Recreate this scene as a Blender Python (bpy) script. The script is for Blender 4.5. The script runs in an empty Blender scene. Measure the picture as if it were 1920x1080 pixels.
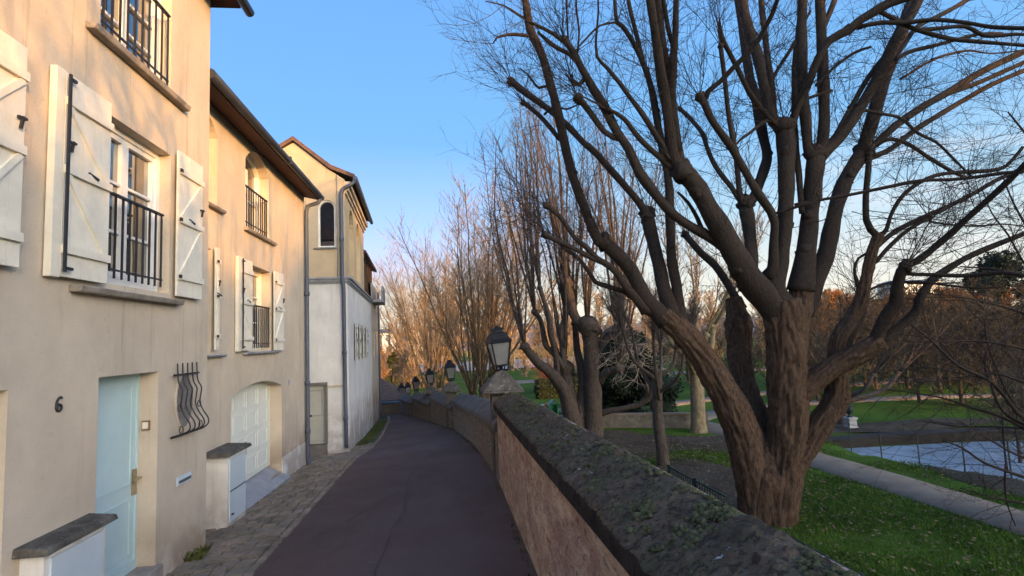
import bpy, math, random
import numpy as np
from mathutils import Vector, noise
R = math.radians
rnd = random.Random(7)
scene = bpy.context.scene
COL = scene.collection

# ------------------------------------------------------------------ camera, sky, sun, exposure
FPX, PITCH, ROLL, YAW = 1040.0, R(5.25), R(2.35), R(6.6)
_sy, _cy = math.sin(YAW), math.cos(YAW)
FW = Vector((_sy*math.cos(PITCH), _cy*math.cos(PITCH), math.sin(PITCH)))
_r0 = Vector((_cy, -_sy, 0)); _u0 = _r0.cross(FW)
RT = _r0*math.cos(ROLL) - _u0*math.sin(ROLL)
UP = _u0*math.cos(ROLL) + _r0*math.sin(ROLL)
cam = bpy.data.cameras.new('camera'); cam.sensor_width = 36; cam.lens = FPX/1920*36
cam.clip_start = 0.05; cam.clip_end = 3000
co = bpy.data.objects.new('camera', cam); COL.objects.link(co)
from mathutils import Matrix
M = Matrix.Identity(4)
for i in range(3):
    M[i][0] = RT[i]; M[i][1] = UP[i]; M[i][2] = -FW[i]
co.matrix_world = M
scene.camera = co

SUN_AZ, SUN_EL = math.atan2(0.60, -0.80), R(8.0)
world = bpy.data.worlds.new('World'); scene.world = world; world.use_nodes = True
wn = world.node_tree.nodes; wl = world.node_tree.links
bg = wn['Background']; bg.inputs['Strength'].default_value = 0.15
sky = wn.new('ShaderNodeTexSky'); sky.sky_type = 'NISHITA'; sky.sun_disc = False
sky.sun_elevation = SUN_EL; sky.sun_rotation = SUN_AZ
sky.air_density = 0.6; sky.dust_density = 5.0; sky.ozone_density = 2.2
tc = wn.new('ShaderNodeTexCoord')
mp = wn.new('ShaderNodeMapping'); mp.inputs['Scale'].default_value = (1.2, 1.2, 7.0)
nz = wn.new('ShaderNodeTexNoise'); nz.inputs['Scale'].default_value = 2.6; nz.inputs['Detail'].default_value = 6; nz.inputs['Roughness'].default_value = .62
cr = wn.new('ShaderNodeValToRGB'); cr.color_ramp.elements[0].position = .53; cr.color_ramp.elements[1].position = .72
wl.new(tc.outputs['Generated'], mp.inputs['Vector']); wl.new(mp.outputs['Vector'], nz.inputs['Vector']); wl.new(nz.outputs['Fac'], cr.inputs['Fac'])
# thin clouds only towards the lower right of the view
sep = wn.new('ShaderNodeSeparateXYZ'); wl.new(tc.outputs['Generated'], sep.inputs['Vector'])
mx = wn.new('ShaderNodeMapRange'); mx.inputs['From Min'].default_value = .45; mx.inputs['From Max'].default_value = .75
wl.new(sep.outputs['X'], mx.inputs['Value'])
mz = wn.new('ShaderNodeMapRange'); mz.inputs['From Min'].default_value = .42; mz.inputs['From Max'].default_value = .25
wl.new(sep.outputs['Z'], mz.inputs['Value'])
m1 = wn.new('ShaderNodeMath'); m1.operation = 'MULTIPLY'; wl.new(mx.outputs[0], m1.inputs[0]); wl.new(mz.outputs[0], m1.inputs[1])
m2 = wn.new('ShaderNodeMath'); m2.operation = 'MULTIPLY'; wl.new(m1.outputs[0], m2.inputs[0]); wl.new(cr.outputs['Color'], m2.inputs[1])
m3 = wn.new('ShaderNodeMath'); m3.operation = 'MULTIPLY'; m3.inputs[1].default_value = .75; wl.new(m2.outputs[0], m3.inputs[0])
hs = wn.new('ShaderNodeHueSaturation'); hs.inputs['Saturation'].default_value = 1.12; hs.inputs['Value'].default_value = 1.0; wl.new(sky.outputs['Color'], hs.inputs['Color'])
cm = wn.new('ShaderNodeMix'); cm.data_type = 'RGBA'
wl.new(m3.outputs[0], cm.inputs['Factor']); gl = wn.new('ShaderNodeValToRGB'); e = gl.color_ramp.elements
GLOW = [(0.0,(.95,.89,.70)),(.055,(.95,.92,.80)),(.12,(.78,.86,.86)),(.20,(.50,.75,.95)),(.34,(.235,.55,.98)),(.60,(.175,.44,.96))]
e[0].position, e[0].color = GLOW[0][0], (*GLOW[0][1], 1); e[1].position, e[1].color = GLOW[-1][0], (*GLOW[-1][1], 1)
for p_, c_ in GLOW[1:-1]:
    k_ = e.new(p_); k_.color = (*c_, 1)
wl.new(sep.outputs['Z'], gl.inputs['Fac'])
gs = wn.new('ShaderNodeVectorMath'); gs.operation = 'SCALE'; gs.inputs['Scale'].default_value = 1.95; wl.new(gl.outputs['Color'], gs.inputs[0])
gm = wn.new('ShaderNodeMix'); gm.data_type = 'RGBA'; gm.blend_type = 'LIGHTEN'; gm.inputs['Factor'].default_value = 1; wl.new(hs.outputs['Color'], gm.inputs['A']); wl.new(gs.outputs[0], gm.inputs['B'])
wl.new(gm.outputs['Result'], cm.inputs['A']); cm.inputs['B'].default_value = (1.9, 1.85, 1.9, 1)
wl.new(cm.outputs['Result'], bg.inputs['Color'])

sl = bpy.data.lights.new('sun', 'SUN'); sl.energy = 1.8; sl.angle = R(0.6); sl.color = (1.0, .47, .10)
so = bpy.data.objects.new('sun', sl); COL.objects.link(so)
SUN_DIR = Vector((.60*math.cos(SUN_EL), -.80*math.cos(SUN_EL), math.sin(SUN_EL)))
so.rotation_euler = SUN_DIR.to_track_quat('Z', 'Y').to_euler()
vs = scene.view_settings; vs.view_transform = 'Standard'; vs.look = 'None'; vs.gamma = 1; vs.use_curve_mapping = False
vs.exposure = 1.85
scene.cycles.max_bounces = 6

# ------------------------------------------------------------------ helpers
def at(px, py, D):
    return (FW + RT*((px-960)/FPX) - UP*((py-540)/FPX))*D

def lerp(a, b, t): return a + (b-a)*t
def interp(x, xs, ys): return float(np.interp(x, xs, ys))
GY = [-10, 0, 7.6, 14.1, 17, 22, 28, 40]
GL = [-1.6, -2.07, -2.44, -2.76, -3.09, -3.40, -3.70, -4.2]
GR = [-1.5, -1.92, -2.24, -2.52, -2.75, -3.15, -3.55, -4.1]
def gz(x, y):
    return lerp(interp(y, GY, GL), interp(y, GY, GR), (x+3.0)/3.72)
WY = [-8, 9.6, 13, 19.5, 24.5, 27.5, 31.5]
WX = [.72, .72, .55, .03, -.9, -1.7, -2.85]
def wx(y): return interp(y, WY, WX)
PARK = -3.8
def pz(x, y):                                   # park ground height
    d = max(0, y-26)
    z = PARK - .012*d - .00002*d*d
    e = max(0, x-24); z -= .01*e
    return max(z, -9) + .06*math.sin(x*.35)*math.sin(y*.27+1)

class MB:
    """collects shapes and links them as one mesh"""
    def __init__(s): s.v = []; s.f = []; s.uv = {}; s.sm = []; s.mi = []; s.cur = 0
    def face(s, pts, smooth=False):
        n = len(s.v); s.v.extend([tuple(p) for p in pts]); s.f.append(tuple(range(n, n+len(pts)))); s.sm.append(smooth); s.mi.append(s.cur)
    def idx(s, verts, faces, smooth=False):
        n = len(s.v); s.v.extend([tuple(p) for p in verts])
        for f in faces: s.f.append(tuple(i+n for i in f)); s.sm.append(smooth); s.mi.append(s.cur)
    def box(s, a, b):
        x0, y0, z0 = a; x1, y1, z1 = b
        V = [(x0,y0,z0),(x1,y0,z0),(x1,y1,z0),(x0,y1,z0),(x0,y0,z1),(x1,y0,z1),(x1,y1,z1),(x0,y1,z1)]
        s.idx(V, [(0,3,2,1),(4,5,6,7),(0,1,5,4),(1,2,6,5),(2,3,7,6),(3,0,4,7)])
    def hexa(s, bot, top, smooth=False):
        n = len(bot); V = list(bot)+list(top)
        F = [tuple(range(n-1,-1,-1)), tuple(range(n, 2*n))] + [(i, (i+1)%n, n+(i+1)%n, n+i) for i in range(n)]
        s.idx(V, F, smooth)
    def bar(s, p, q, w, h=None, up=(0,0,1)):
        p = Vector(p); q = Vector(q); d = (q-p).normalized(); u = Vector(up)
        if abs(d.dot(u)) > .95: u = Vector((1,0,0))
        a = d.cross(u).normalized()*w/2; b = a.cross(d).normalized()*(h or w)/2
        s.hexa([p-a-b, p+a-b, p+a+b, p-a+b], [q-a-b, q+a-b, q+a+b, q-a+b])
    def tube(s, pts, rad, n=6, cap=True, disp=None, v0=0.0):
        P = [Vector(p) for p in pts]; m = len(P)
        if not hasattr(rad, '__len__'): rad = [rad]*m
        t0 = (P[1]-P[0]).normalized()
        a = t0.orthogonal().normalized(); base = len(s.v); L = v0
        for i in range(m):
            t = (P[min(i+1,m-1)]-P[max(i-1,0)])
            t = t.normalized() if t.length > 1e-9 else t0
            a = (a - t*a.dot(t)); a = a.normalized() if a.length > 1e-6 else t.orthogonal().normalized()
            b = t.cross(a)
            if i: L += (P[i]-P[i-1]).length
            for k in range(n):
                th = 2*math.pi*k/n
                r = rad[i]
                if disp: r = r + disp(th, L, rad[i], P[i])
                s.v.append(tuple(P[i] + (a*math.cos(th)+b*math.sin(th))*r))
        for i in range(m-1):
            for k in range(n):
                k2 = (k+1) % n
                s.f.append((base+i*n+k, base+i*n+k2, base+(i+1)*n+k2, base+(i+1)*n+k)); s.sm.append(n > 3); s.mi.append(s.cur)
        if cap and n > 2:
            s.f.append(tuple(base+k for k in range(n-1,-1,-1))); s.sm.append(False); s.mi.append(s.cur)
            s.f.append(tuple(base+(m-1)*n+k for k in range(n))); s.sm.append(False); s.mi.append(s.cur)
    def lathe(s, c, prof, n=16, smooth=True):
        c = Vector(c); V = []; F = []
        for r, z in prof:
            for k in range(n):
                th = 2*math.pi*(k+.5)/n; V.append(c+Vector((r*math.cos(th), r*math.sin(th), z)))
        for i in range(len(prof)-1):
            for k in range(n): F.append((i*n+k, i*n+(k+1)%n, (i+1)*n+(k+1)%n, (i+1)*n+k))
        F.append(tuple(range(n-1,-1,-1))); F.append(tuple((len(prof)-1)*n+k for k in range(n)))
        s.idx(V, F, smooth)
    def knob(s, c, r, flat=1.0):
        c = Vector(c); ph = rnd.uniform(0, 99); n = 11; V = []; F = []
        for i in range(9):
            a = math.pi*i/8
            for k in range(n):
                th = 2*math.pi*k/n; d = Vector((math.sin(a)*math.cos(th), math.sin(a)*math.sin(th), math.cos(a)*flat))
                V.append(c+d*r*(1+.45*noise.noise(d*1.7+Vector((ph,0,0)))+.25*noise.noise(d*4+Vector((0,ph,0)))))
        for i in range(8):
            for k in range(n): F.append((i*n+k, i*n+(k+1) % n, (i+1)*n+(k+1) % n, (i+1)*n+k))
        s.idx(V, F, True)
    def build(s, name, mat, parent=None, bevel=0, smooth_angle=None):
        me = bpy.data.meshes.new(name); me.from_pydata(s.v, [], s.f)
        mats = mat if isinstance(mat, (list, tuple)) else [mat]
        for m in mats: me.materials.append(m)
        me.polygons.foreach_set('use_smooth', s.sm)
        if len(mats) > 1: me.polygons.foreach_set('material_index', s.mi)
        me.update()
        o = bpy.data.objects.new(name, me); COL.objects.link(o)
        if parent:
            o.parent = parent; bpy.context.evaluated_depsgraph_get if False else None
            o.location = -Vector(parent_world(parent))
        if bevel:
            b = o.modifiers.new('bevel', 'BEVEL'); b.width = bevel; b.segments = 2; b.limit_method = 'ANGLE'; b.angle_limit = R(40)
        return o

_pw = {}
def parent_world(o):
    v = Vector((0,0,0)); first = True
    while o is not None:
        v += Vector(o.location); o = o.parent
    return v

def tag(o, label=None, cat=None, group=None, kind=None):
    if label: o['label'] = label
    if cat: o['category'] = cat
    if group: o['group'] = group
    if kind: o['kind'] = kind
    return o
def thing(name, label, cat, loc=(0,0,0), group=None):
    o = bpy.data.objects.new(name, None); COL.objects.link(o); o.location = loc; o.empty_display_size = .1
    return tag(o, label, cat, group)
def dup(root, loc=None, rz=0, sc=1, label=None):
    def cp(o, parent):
        c = o.copy(); COL.objects.link(c)
        if parent: c.parent = parent
        for ch in list(o.children): cp(ch, c)
        return c
    c = cp(root, None)
    if loc is not None: c.location = loc
    c.rotation_euler = (0, 0, rz); c.scale = (sc, sc, sc) if not hasattr(sc, '__len__') else sc
    if label: c['label'] = label
    return c

def catmull(pts, w, step):
    P = [Vector(p) for p in pts]; out = []; ow = []
    n = len(P)
    for i in range(n-1):
        p0 = P[max(i-1,0)]; p1 = P[i]; p2 = P[i+1]; p3 = P[min(i+2,n-1)]
        k = max(1, int((p2-p1).length/step))
        for j in range(k):
            t = j/k
            q = .5*((2*p1)+(p2-p0)*t+(2*p0-5*p1+4*p2-p3)*t*t+(3*p1-p0-3*p2+p3)*t**3)
            out.append(q); ow.append(lerp(w[i], w[i+1], t))
    out.append(P[-1]); ow.append(w[-1])
    return out, ow

# ------------------------------------------------------------------ materials
def mat(name, base, rough=.85, var=.25, scale=3.0, bump=.0, bscale=40.0, spec=.3, metal=0.0, base2=None, coord='Object', stretch=None, detail=6):
    m = bpy.data.materials.new(name); m.use_nodes = True; nt = m.node_tree; n = nt.nodes; l = nt.links
    b = n['Principled BSDF']; b.inputs['Roughness'].default_value = rough; b.inputs['Metallic'].default_value = metal
    b.inputs['Specular IOR Level'].default_value = spec
    t = n.new('ShaderNodeTexCoord'); src = t.outputs[coord]
    if stretch:
        mpn = n.new('ShaderNodeMapping'); mpn.inputs['Scale'].default_value = stretch; l.new(src, mpn.inputs['Vector']); src = mpn.outputs['Vector']
    a = n.new('ShaderNodeTexNoise'); a.inputs['Scale'].default_value = scale; a.inputs['Detail'].default_value = detail; a.inputs['Roughness'].default_value = .65
    l.new(src, a.inputs['Vector'])
    c2 = base2 or tuple(c*(1-var) for c in base); c1 = base if base2 else tuple(min(1, c*(1+var*.6)) for c in base)
    r = n.new('ShaderNodeValToRGB'); r.color_ramp.elements[0].position = .35; r.color_ramp.elements[1].position = .65
    r.color_ramp.elements[0].color = (*c2, 1); r.color_ramp.elements[1].color = (*c1, 1)
    l.new(a.outputs['Fac'], r.inputs['Fac']); l.new(r.outputs['Color'], b.inputs['Base Color'])
    if bump:
        k = n.new('ShaderNodeTexNoise'); k.inputs['Scale'].default_value = bscale; k.inputs['Detail'].default_value = 5; l.new(src, k.inputs['Vector'])
        bn = n.new('ShaderNodeBump'); bn.inputs['Strength'].default_value = bump; bn.inputs['Distance'].default_value = .02
        l.new(k.outputs['Fac'], bn.inputs['Height']); l.new(bn.outputs['Normal'], b.inputs['Normal'])
    return m
def ramp(n, stops):
    r = n.new('ShaderNodeValToRGB'); e = r.color_ramp.elements
    e[0].position, e[0].color = stops[0][0], (*stops[0][1], 1); e[1].position, e[1].color = stops[-1][0], (*stops[-1][1], 1)
    for p, c in stops[1:-1]:
        k = e.new(p); k.color = (*c, 1)
    return r
def nodes(m): return m.node_tree.nodes, m.node_tree.links, m.node_tree.nodes['Principled BSDF']
def mixc(m, fac, col):
    """lay a second colour over the base colour where fac is high"""
    n, l, b = nodes(m); old = b.inputs['Base Color'].links[0].from_socket
    x = n.new('ShaderNodeMix'); x.data_type = 'RGBA'; l.new(fac, x.inputs['Factor']); l.new(old, x.inputs['A']); x.inputs['B'].default_value = (*col, 1)
    l.new(x.outputs['Result'], b.inputs['Base Color'])
def noisefac(m, scale, lo, hi, stretch=None, amount=1.0, detail=5, seed=0.0):
    n, l, b = nodes(m); t = n.new('ShaderNodeTexCoord'); mpn = n.new('ShaderNodeMapping')
    mpn.inputs['Scale'].default_value = stretch or (1,1,1); mpn.inputs['Location'].default_value = (seed, seed*.7, seed*1.3)
    l.new(t.outputs['Object'], mpn.inputs['Vector'])
    a = n.new('ShaderNodeTexNoise'); a.inputs['Scale'].default_value = scale; a.inputs['Detail'].default_value = detail; a.inputs['Roughness'].default_value = .65
    l.new(mpn.outputs['Vector'], a.inputs['Vector'])
    r = n.new('ShaderNodeMapRange'); r.inputs['From Min'].default_value = lo; r.inputs['From Max'].default_value = hi; r.inputs['To Max'].default_value = amount
    l.new(a.outputs['Fac'], r.inputs['Value']); return r.outputs[0]

def plaster(name, c, stain):
    m = mat(name, c, .92, .12, 1.3, .3, 90, .15)
    mixc(m, noisefac(m, .55, .50, .72, None, .45), stain)
    mixc(m, noisefac(m, 2.2, .56, .78, (1.6,1.6,.28), .55, 6, 3.1), tuple(s*.8 for s in stain))
    mixc(m, noisefac(m, 9, .62, .78, None, .4, 6, 8.), tuple(s*.62 for s in stain))
    mixc(m, noisefac(m, 3.0, .58, .70, (2.2,2.2,.10), .5, 6, 18.), tuple(s*.55 for s in stain))
    mixc(m, noisefac(m, 60, .55, .75, None, .30, 4, 28.), tuple(s*.6 for s in stain))
    n, l, b = nodes(m); t = n.new('ShaderNodeTexCoord'); sp_ = n.new('ShaderNodeSeparateXYZ'); l.new(t.outputs['Object'], sp_.inputs['Vector'])
    r = n.new('ShaderNodeMapRange'); r.inputs['From Min'].default_value = -1.65; r.inputs['From Max'].default_value = -2.45; l.new(sp_.outputs['Z'], r.inputs['Value'])
    k = n.new('ShaderNodeMath'); k.operation = 'MULTIPLY'; l.new(r.outputs[0], k.inputs[0]); l.new(noisefac(m, 1.7, .36, .54, None, .95, 7, 33.), k.inputs[1]); mixc(m, k.outputs[0], (stain[0]*.70, stain[1]*.62, stain[2]*.56))
    return m
MT = {}
MT['plaster_a'] = plaster('ochre_plaster', (.57, .485, .38), (.45, .355, .27))
MT['plaster_b'] = plaster('beige_plaster', (.575, .485, .375), (.44, .36, .28))
MT['plaster_c'] = plaster('tan_plaster', (.58, .455, .29), (.40, .31, .22))
MT['white_wall'] = plaster('white_painted_wall', (.74, .72, .68), (.62, .60, .56))
MT['cream'] = mat('cream_paint', (.74, .69, .58), .55, .10, 5, .08, 60, .4)
mixc(MT['cream'], noisefac(MT['cream'], 14, .64, .76, (1,1,.5), .5), (.42,.36,.28))
MT['garage'] = mat('pale_garage_paint', (.72, .74, .66), .5, .05, 2, 0, 1, .4)
MT['grey_green'] = mat('grey_green_shutter_paint', (.50, .49, .44), .6, .12, 5, 0, 1, .3)
MT['white'] = mat('white_paint', (.78, .77, .74), .45, .06, 6, 0, 1, .4)
MT['grey_door'] = mat('pale_grey_paint', (.47, .46, .40), .5, .06, 4, 0, 1, .4)
MT['teal'] = mat('pale_blue_paint', (.46, .61, .63), .5, .07, 1.5, .04, 30, .4)
mixc(MT['teal'], noisefac(MT['teal'], 2, .5, .8, (1,1,.2), .35), (.33,.52,.50))
MT['boxblue'] = mat('pale_blue_grey_paint', (.54, .62, .67), .5, .08, 2, 0, 1, .4)
MT['iron'] = mat('black_iron', (.018, .018, .022), .5, .3, 20, 0, 1, .5)
MT['rust'] = mat('rusty_metal', (.20, .11, .06), .7, .4, 14, .1, 80)
MT['brass'] = mat('old_brass', (.42, .33, .20), .4, .2, 8, 0, 1, .5, .6)
MT['zinc'] = mat('zinc_pipe', (.085, .10, .135), .5, .3, 2.5, 0, 1, .4, 0, stretch=(1,1,.3))
MT['zinc_dark'] = mat('dark_zinc_gutter', (.035, .04, .055), .45, .3, 3, 0, 1, .5, .3)
MT['soffit'] = mat('red_brown_boards', (.085, .036, .028), .75, .3, 3, .25, 14, stretch=(1,9,1))
MT['tile'] = mat('brown_roof_tiles', (.145, .085, .062), .85, .35, 2.5, .5, 16, stretch=(1.5,4,2))
MT['stone_sill'] = mat('weathered_stone', (.30, .26, .22), .9, .35, 5, .4, 40)
MT['sill_grey'] = mat('grey_stone_sill', (.30, .31, .33), .85, .2, 5, .2, 40)
MT['cap_stone'] = mat('lichen_stone', (.105, .095, .08), .95, .5, 7, .8, 30)
mixc(MT['cap_stone'], noisefac(MT['cap_stone'], 16, .60, .70, None, .7), (.36,.35,.33))
MT['glass'] = mat('dark_window_glass', (.012, .016, .022), .03, .2, 3, 0, 1, 1.0)
MT['glass'].node_tree.nodes['Principled BSDF'].inputs['IOR'].default_value = 2.4
_n, _l, _b = nodes(MT['glass']); _k = _n.new('ShaderNodeTexNoise'); _k.inputs['Scale'].default_value = 1.6; _t = _n.new('ShaderNodeTexCoord'); _l.new(_t.outputs['Object'], _k.inputs['Vector'])
_q = _n.new('ShaderNodeBump'); _q.inputs['Strength'].default_value = .12; _q.inputs['Distance'].default_value = .02; _l.new(_k.outputs['Fac'], _q.inputs['Height']); _l.new(_q.outputs['Normal'], _b.inputs['Normal'])
MT['milk'] = mat('frosted_lamp_glass', (.17, .17, .165), .25, .12, 6, 0, 1, .5)
MT['black_paint'] = mat('black_lamp_paint', (.006, .007, .011), .55, .3, 5, 0, 1, .2)
MT['green_iron'] = mat('dark_green_iron', (.012, .028, .026), .5, .3, 12, 0, 1, .4)

# asphalt with faint tar seams
a = mat('mauve_asphalt', (.108, .066, .056), .93, .22, .6, .5, 160, .25)
mixc(a, noisefac(a, 55, .58, .72, None, .55), (.15,.125,.12))
mixc(a, noisefac(a, 120, .60, .70, None, .7, 3, 2.), (.22,.19,.18))
mixc(a, noisefac(a, .8, .48, .60, (1,.5,1), .45, 6, 15.), (.125,.092,.085))
mixc(a, noisefac(a, 1.1, .55, .75, (1,.25,1), .5, 4, 5.), (.055,.045,.05))
MT['asphalt'] = a
c = mat('worn_cobble', (.23, .18, .135), .85, .4, 3.1, .6, 45)
mixc(c, noisefac(c, 2.3, .52, .70, None, .45, 5, 2.), (.085, .10, .04))
MT['cobble'] = c
MT['joint'] = mat('mossy_joint_soil', (.085, .09, .045), .95, .4, 6, .6, 50)

# rendered wall of the first stretch of parapet: pink and ochre streaks
m = mat('streaked_render', (.50, .355, .25), .93, .30, 3.2, 1.0, 30, .15, stretch=(1,.6,1.1))
mixc(m, noisefac(m, 7, .52, .60, (1,.5,1.0), .8, 7, 1.7), (.60, .48, .36))
mixc(m, noisefac(m, 5, .50, .60, (1,.5,1.1), .8, 7, 9.2), (.30, .165, .13))
mixc(m, noisefac(m, 13, .56, .63, (1,.55,1.2), .8, 7, 4.4), (.17, .115, .09))
mixc(m, noisefac(m, 1.2, .45, .62, (1,.6,1.6), .5, 5, 21.), (.33, .20, .17))
mixc(m, noisefac(m, 28, .60, .66, (1,.6,1), .9, 6, 14.4), (.06, .045, .038))
MT['render'] = m
# rubble stone
m = bpy.data.materials.new('rubble_stone'); m.use_nodes = True; n, l, b = nodes(m)
t = n.new('ShaderNodeTexCoord'); mpn = n.new('ShaderNodeMapping'); mpn.inputs['Scale'].default_value = (1,.62,1.25); l.new(t.outputs['Object'], mpn.inputs['Vector'])
dn = n.new('ShaderNodeTexNoise'); dn.inputs['Scale'].default_value = 4; l.new(mpn.outputs['Vector'], dn.inputs['Vector'])
vm = n.new('ShaderNodeVectorMath'); vm.operation = 'MULTIPLY_ADD'; vm.inputs[1].default_value = (.12,.12,.12); l.new(dn.outputs['Color'], vm.inputs[0]); l.new(mpn.outputs['Vector'], vm.inputs[2])
v1 = n.new('ShaderNodeTexVoronoi'); v1.inputs['Scale'].default_value = 6.5; l.new(vm.outputs[0], v1.inputs['Vector'])
v2 = n.new('ShaderNodeTexVoronoi'); v2.feature = 'DISTANCE_TO_EDGE'; v2.inputs['Scale'].default_value = 6.5; l.new(vm.outputs[0], v2.inputs['Vector'])
rc = ramp(n, [(0,(.16,.115,.08)),(.45,(.25,.18,.125)),(.75,(.20,.16,.125)),(1,(.31,.24,.17))]); l.new(v1.outputs['Color'], rc.inputs['Fac'])
mr = n.new('ShaderNodeMapRange'); mr.inputs['From Max'].default_value = .07; l.new(v2.outputs['Distance'], mr.inputs['Value'])
mm = n.new('ShaderNodeMix'); mm.data_type = 'RGBA'; l.new(mr.outputs[0], mm.inputs['Factor']); mm.inputs['A'].default_value = (.085,.07,.055,1); l.new(rc.outputs['Color'], mm.inputs['B'])
l.new(mm.outputs['Result'], b.inputs['Base Color']); b.inputs['Roughness'].default_value = .95
bn = n.new('ShaderNodeBump'); bn.inputs['Strength'].default_value = .9; bn.inputs['Distance'].default_value = .05; l.new(mr.outputs[0], bn.inputs['Height']); l.new(bn.outputs['Normal'], b.inputs['Normal'])
MT['rubble'] = m
mixc(m, noisefac(m, 5, .5, .75, None, .5), (.13,.10,.08))
m = mat('mossy_coping', (.120, .086, .058), .97, .5, 5, 1.0, 44, .12)
mixc(m, noisefac(m, 2.6, .48, .62, None, .7, 6, 2.), (.070, .066, .040))
mixc(m, noisefac(m, 30, .50, .60, None, .8, 5, 6.), (.030, .023, .017))
mixc(m, noisefac(m, 14, .58, .66, None, .55, 6, 16.), (.12, .11, .085))
mixc(m, noisefac(m, 9, .66, .70, None, .85, 6, 11.), (.40, .39, .37))
MT['lip'] = mat('dark_coping_lip', (.040, .030, .025), .97, .5, 6, .8, 30, .1)  # darker brown tone for the coping's vertical lip faces
MT['coping'] = m
m = mat('grey_slab_coping', (.13, .112, .10), .95, .35, 4, .7, 26, .15)
mixc(m, noisefac(m, 3, .54, .7, None, .7, 6, 2.), (.075, .085, .04))
MT['coping2'] = m
MT['moss'] = mat('moss_cushion', (.115, .115, .060), 1, .5, 20, .8, 140, .1)

def bark(name, c1, c2, us=9, sc=1.0, strength=1.0):
    m = bpy.data.materials.new(name); m.use_nodes = True; n, l, b = nodes(m)
    t = n.new('ShaderNodeTexCoord')
    w = n.new('ShaderNodeTexNoise'); w.inputs['Scale'].default_value = 5*sc; w.inputs['Detail'].default_value = 6; w.inputs['Roughness'].default_value = .7
    mpn = n.new('ShaderNodeMapping'); mpn.inputs['Scale'].default_value = (us, us, 1.6); l.new(t.outputs['Object'], mpn.inputs['Vector']); l.new(mpn.outputs['Vector'], w.inputs['Vector'])
    r = ramp(n, [(.3, c2), (.5, tuple(lerp(x,y,.6) for x,y in zip(c2,c1))), (.72, c1)]); l.new(w.outputs['Fac'], r.inputs['Fac']); l.new(r.outputs['Color'], b.inputs['Base Color'])
    b.inputs['Roughness'].default_value = .93; b.inputs['Specular IOR Level'].default_value = .2
    bn = n.new('ShaderNodeBump'); bn.inputs['Strength'].default_value = strength; bn.inputs['Distance'].default_value = .03; l.new(w.outputs['Fac'], bn.inputs['Height']); l.new(bn.outputs['Normal'], b.inputs['Normal'])
    return m
MT['bark_main'] = bark('furrowed_bark', (.135, .086, .057), (.018, .012, .009), 5, 1)
mixc(MT['bark_main'], noisefac(MT['bark_main'], 1.4, .55, .75, None, .5, 4, 3.), (.11,.06,.04))
MT['bark_limb'] = bark('smooth_grey_bark', (.058, .044, .037), (.016, .013, .011), 5, 1.6, .9)
MT['bark_grey'] = bark('grey_tree_bark', (.125, .098, .080), (.036, .029, .024), 4, .8)
MT['bark_plane'] = bark('pale_plane_bark', (.30, .24, .15), (.10, .085, .05), 3, .7, .4)
MT['twig'] = mat('brown_twigs', (.095, .068, .056), .9, .3, 2, 0, 1, .2)
MT['twig_dark'] = mat('dark_twigs', (.040, .030, .026), .9, .3, 2, 0, 1, .2)
MT['twig_pink'] = mat('reddish_twigs', (.165, .125, .10), .9, .3, 2, 0, 1, .2)
MT['bark_sunlit'] = bark('sunlight_toned_bark', (.23, .17, .105), (.08, .055, .035), 4, .8)  # bark lightened to gold, warm sunlight put into the colour
MT['twig_sunlit'] = mat('sunlight_toned_twigs', (.40, .28, .165), .9, .3, 2, 0, 1, .2)  # low sun's orange mixed into the twig colour
MT['twig_pale'] = mat('pale_gnarled_twigs', (.34, .28, .22), .9, .3, 4, 0, 1, .2)
MT['twig_far'] = mat('orange_lit_far_twigs', (.36, .19, .075), .95, .4, .5, 0, 1, .1)  # orange sunlight included in the far twig colour
MT['twig_scrub'] = mat('grey_brown_twigs', (.085, .072, .052), .95, .4, .5, 0, 1, .1)
MT['leaf_russet'] = mat('russet_leaves', (.42, .175, .04), .9, .45, .8, 0, 1, .1)
MT['leaf_dark'] = mat('dark_evergreen_leaves', (.022, .036, .024), .85, .5, .9, 0, 1, .2)
MT['leaf_olive'] = mat('olive_leaves', (.10, .11, .03), .85, .4, 1.2, 0, 1, .2)
MT['hedge'] = mat('clipped_hedge_leaves', (.05, .062, .03), .9, .4, 3, 0, 1, .1)
g = mat('park_turf', (.055, .105, .010), .98, .35, .35, .5, 30, .1)
mixc(g, noisefac(g, .22, .54, .72, None, .55, 6, 2.), (.060, .075, .022))
mixc(g, noisefac(g, 1.3, .60, .78, None, .5, 6, 7.), (.05, .042, .022))
MT['turf'] = g
MT['soil'] = mat('leaf_strewn_soil', (.075, .058, .040), .98, .4, 1.2, .6, 18, .1)
MT['grass'] = mat('grass_blades', (.072, .128, .018), .8, .4, 1.5, 0, 1, .2)
MT['gravel'] = mat('pale_gravel_path', (.215, .175, .135), .97, .2, 1.6, .5, 60, .1)
MT['fallen'] = mat('fallen_leaves', (.18, .125, .075), .9, .5, 3, 0, 1, .2)
MT['water'] = mat('pond_water', (.30, .39, .47), .16, .25, .5, .05, 6, .9)  # pale sky reflection mixed into the water's base colour
MT['bank'] = mat('pond_bank_stone', (.035, .03, .026), .95, .4, 2, .5, 12)
MT['hill'] = mat('shade_hill_ground', (.05, .045, .025), 1, .4, .1, 0, 1, .1)  # ground colour of the added sun-blocking rise behind the camera
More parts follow.
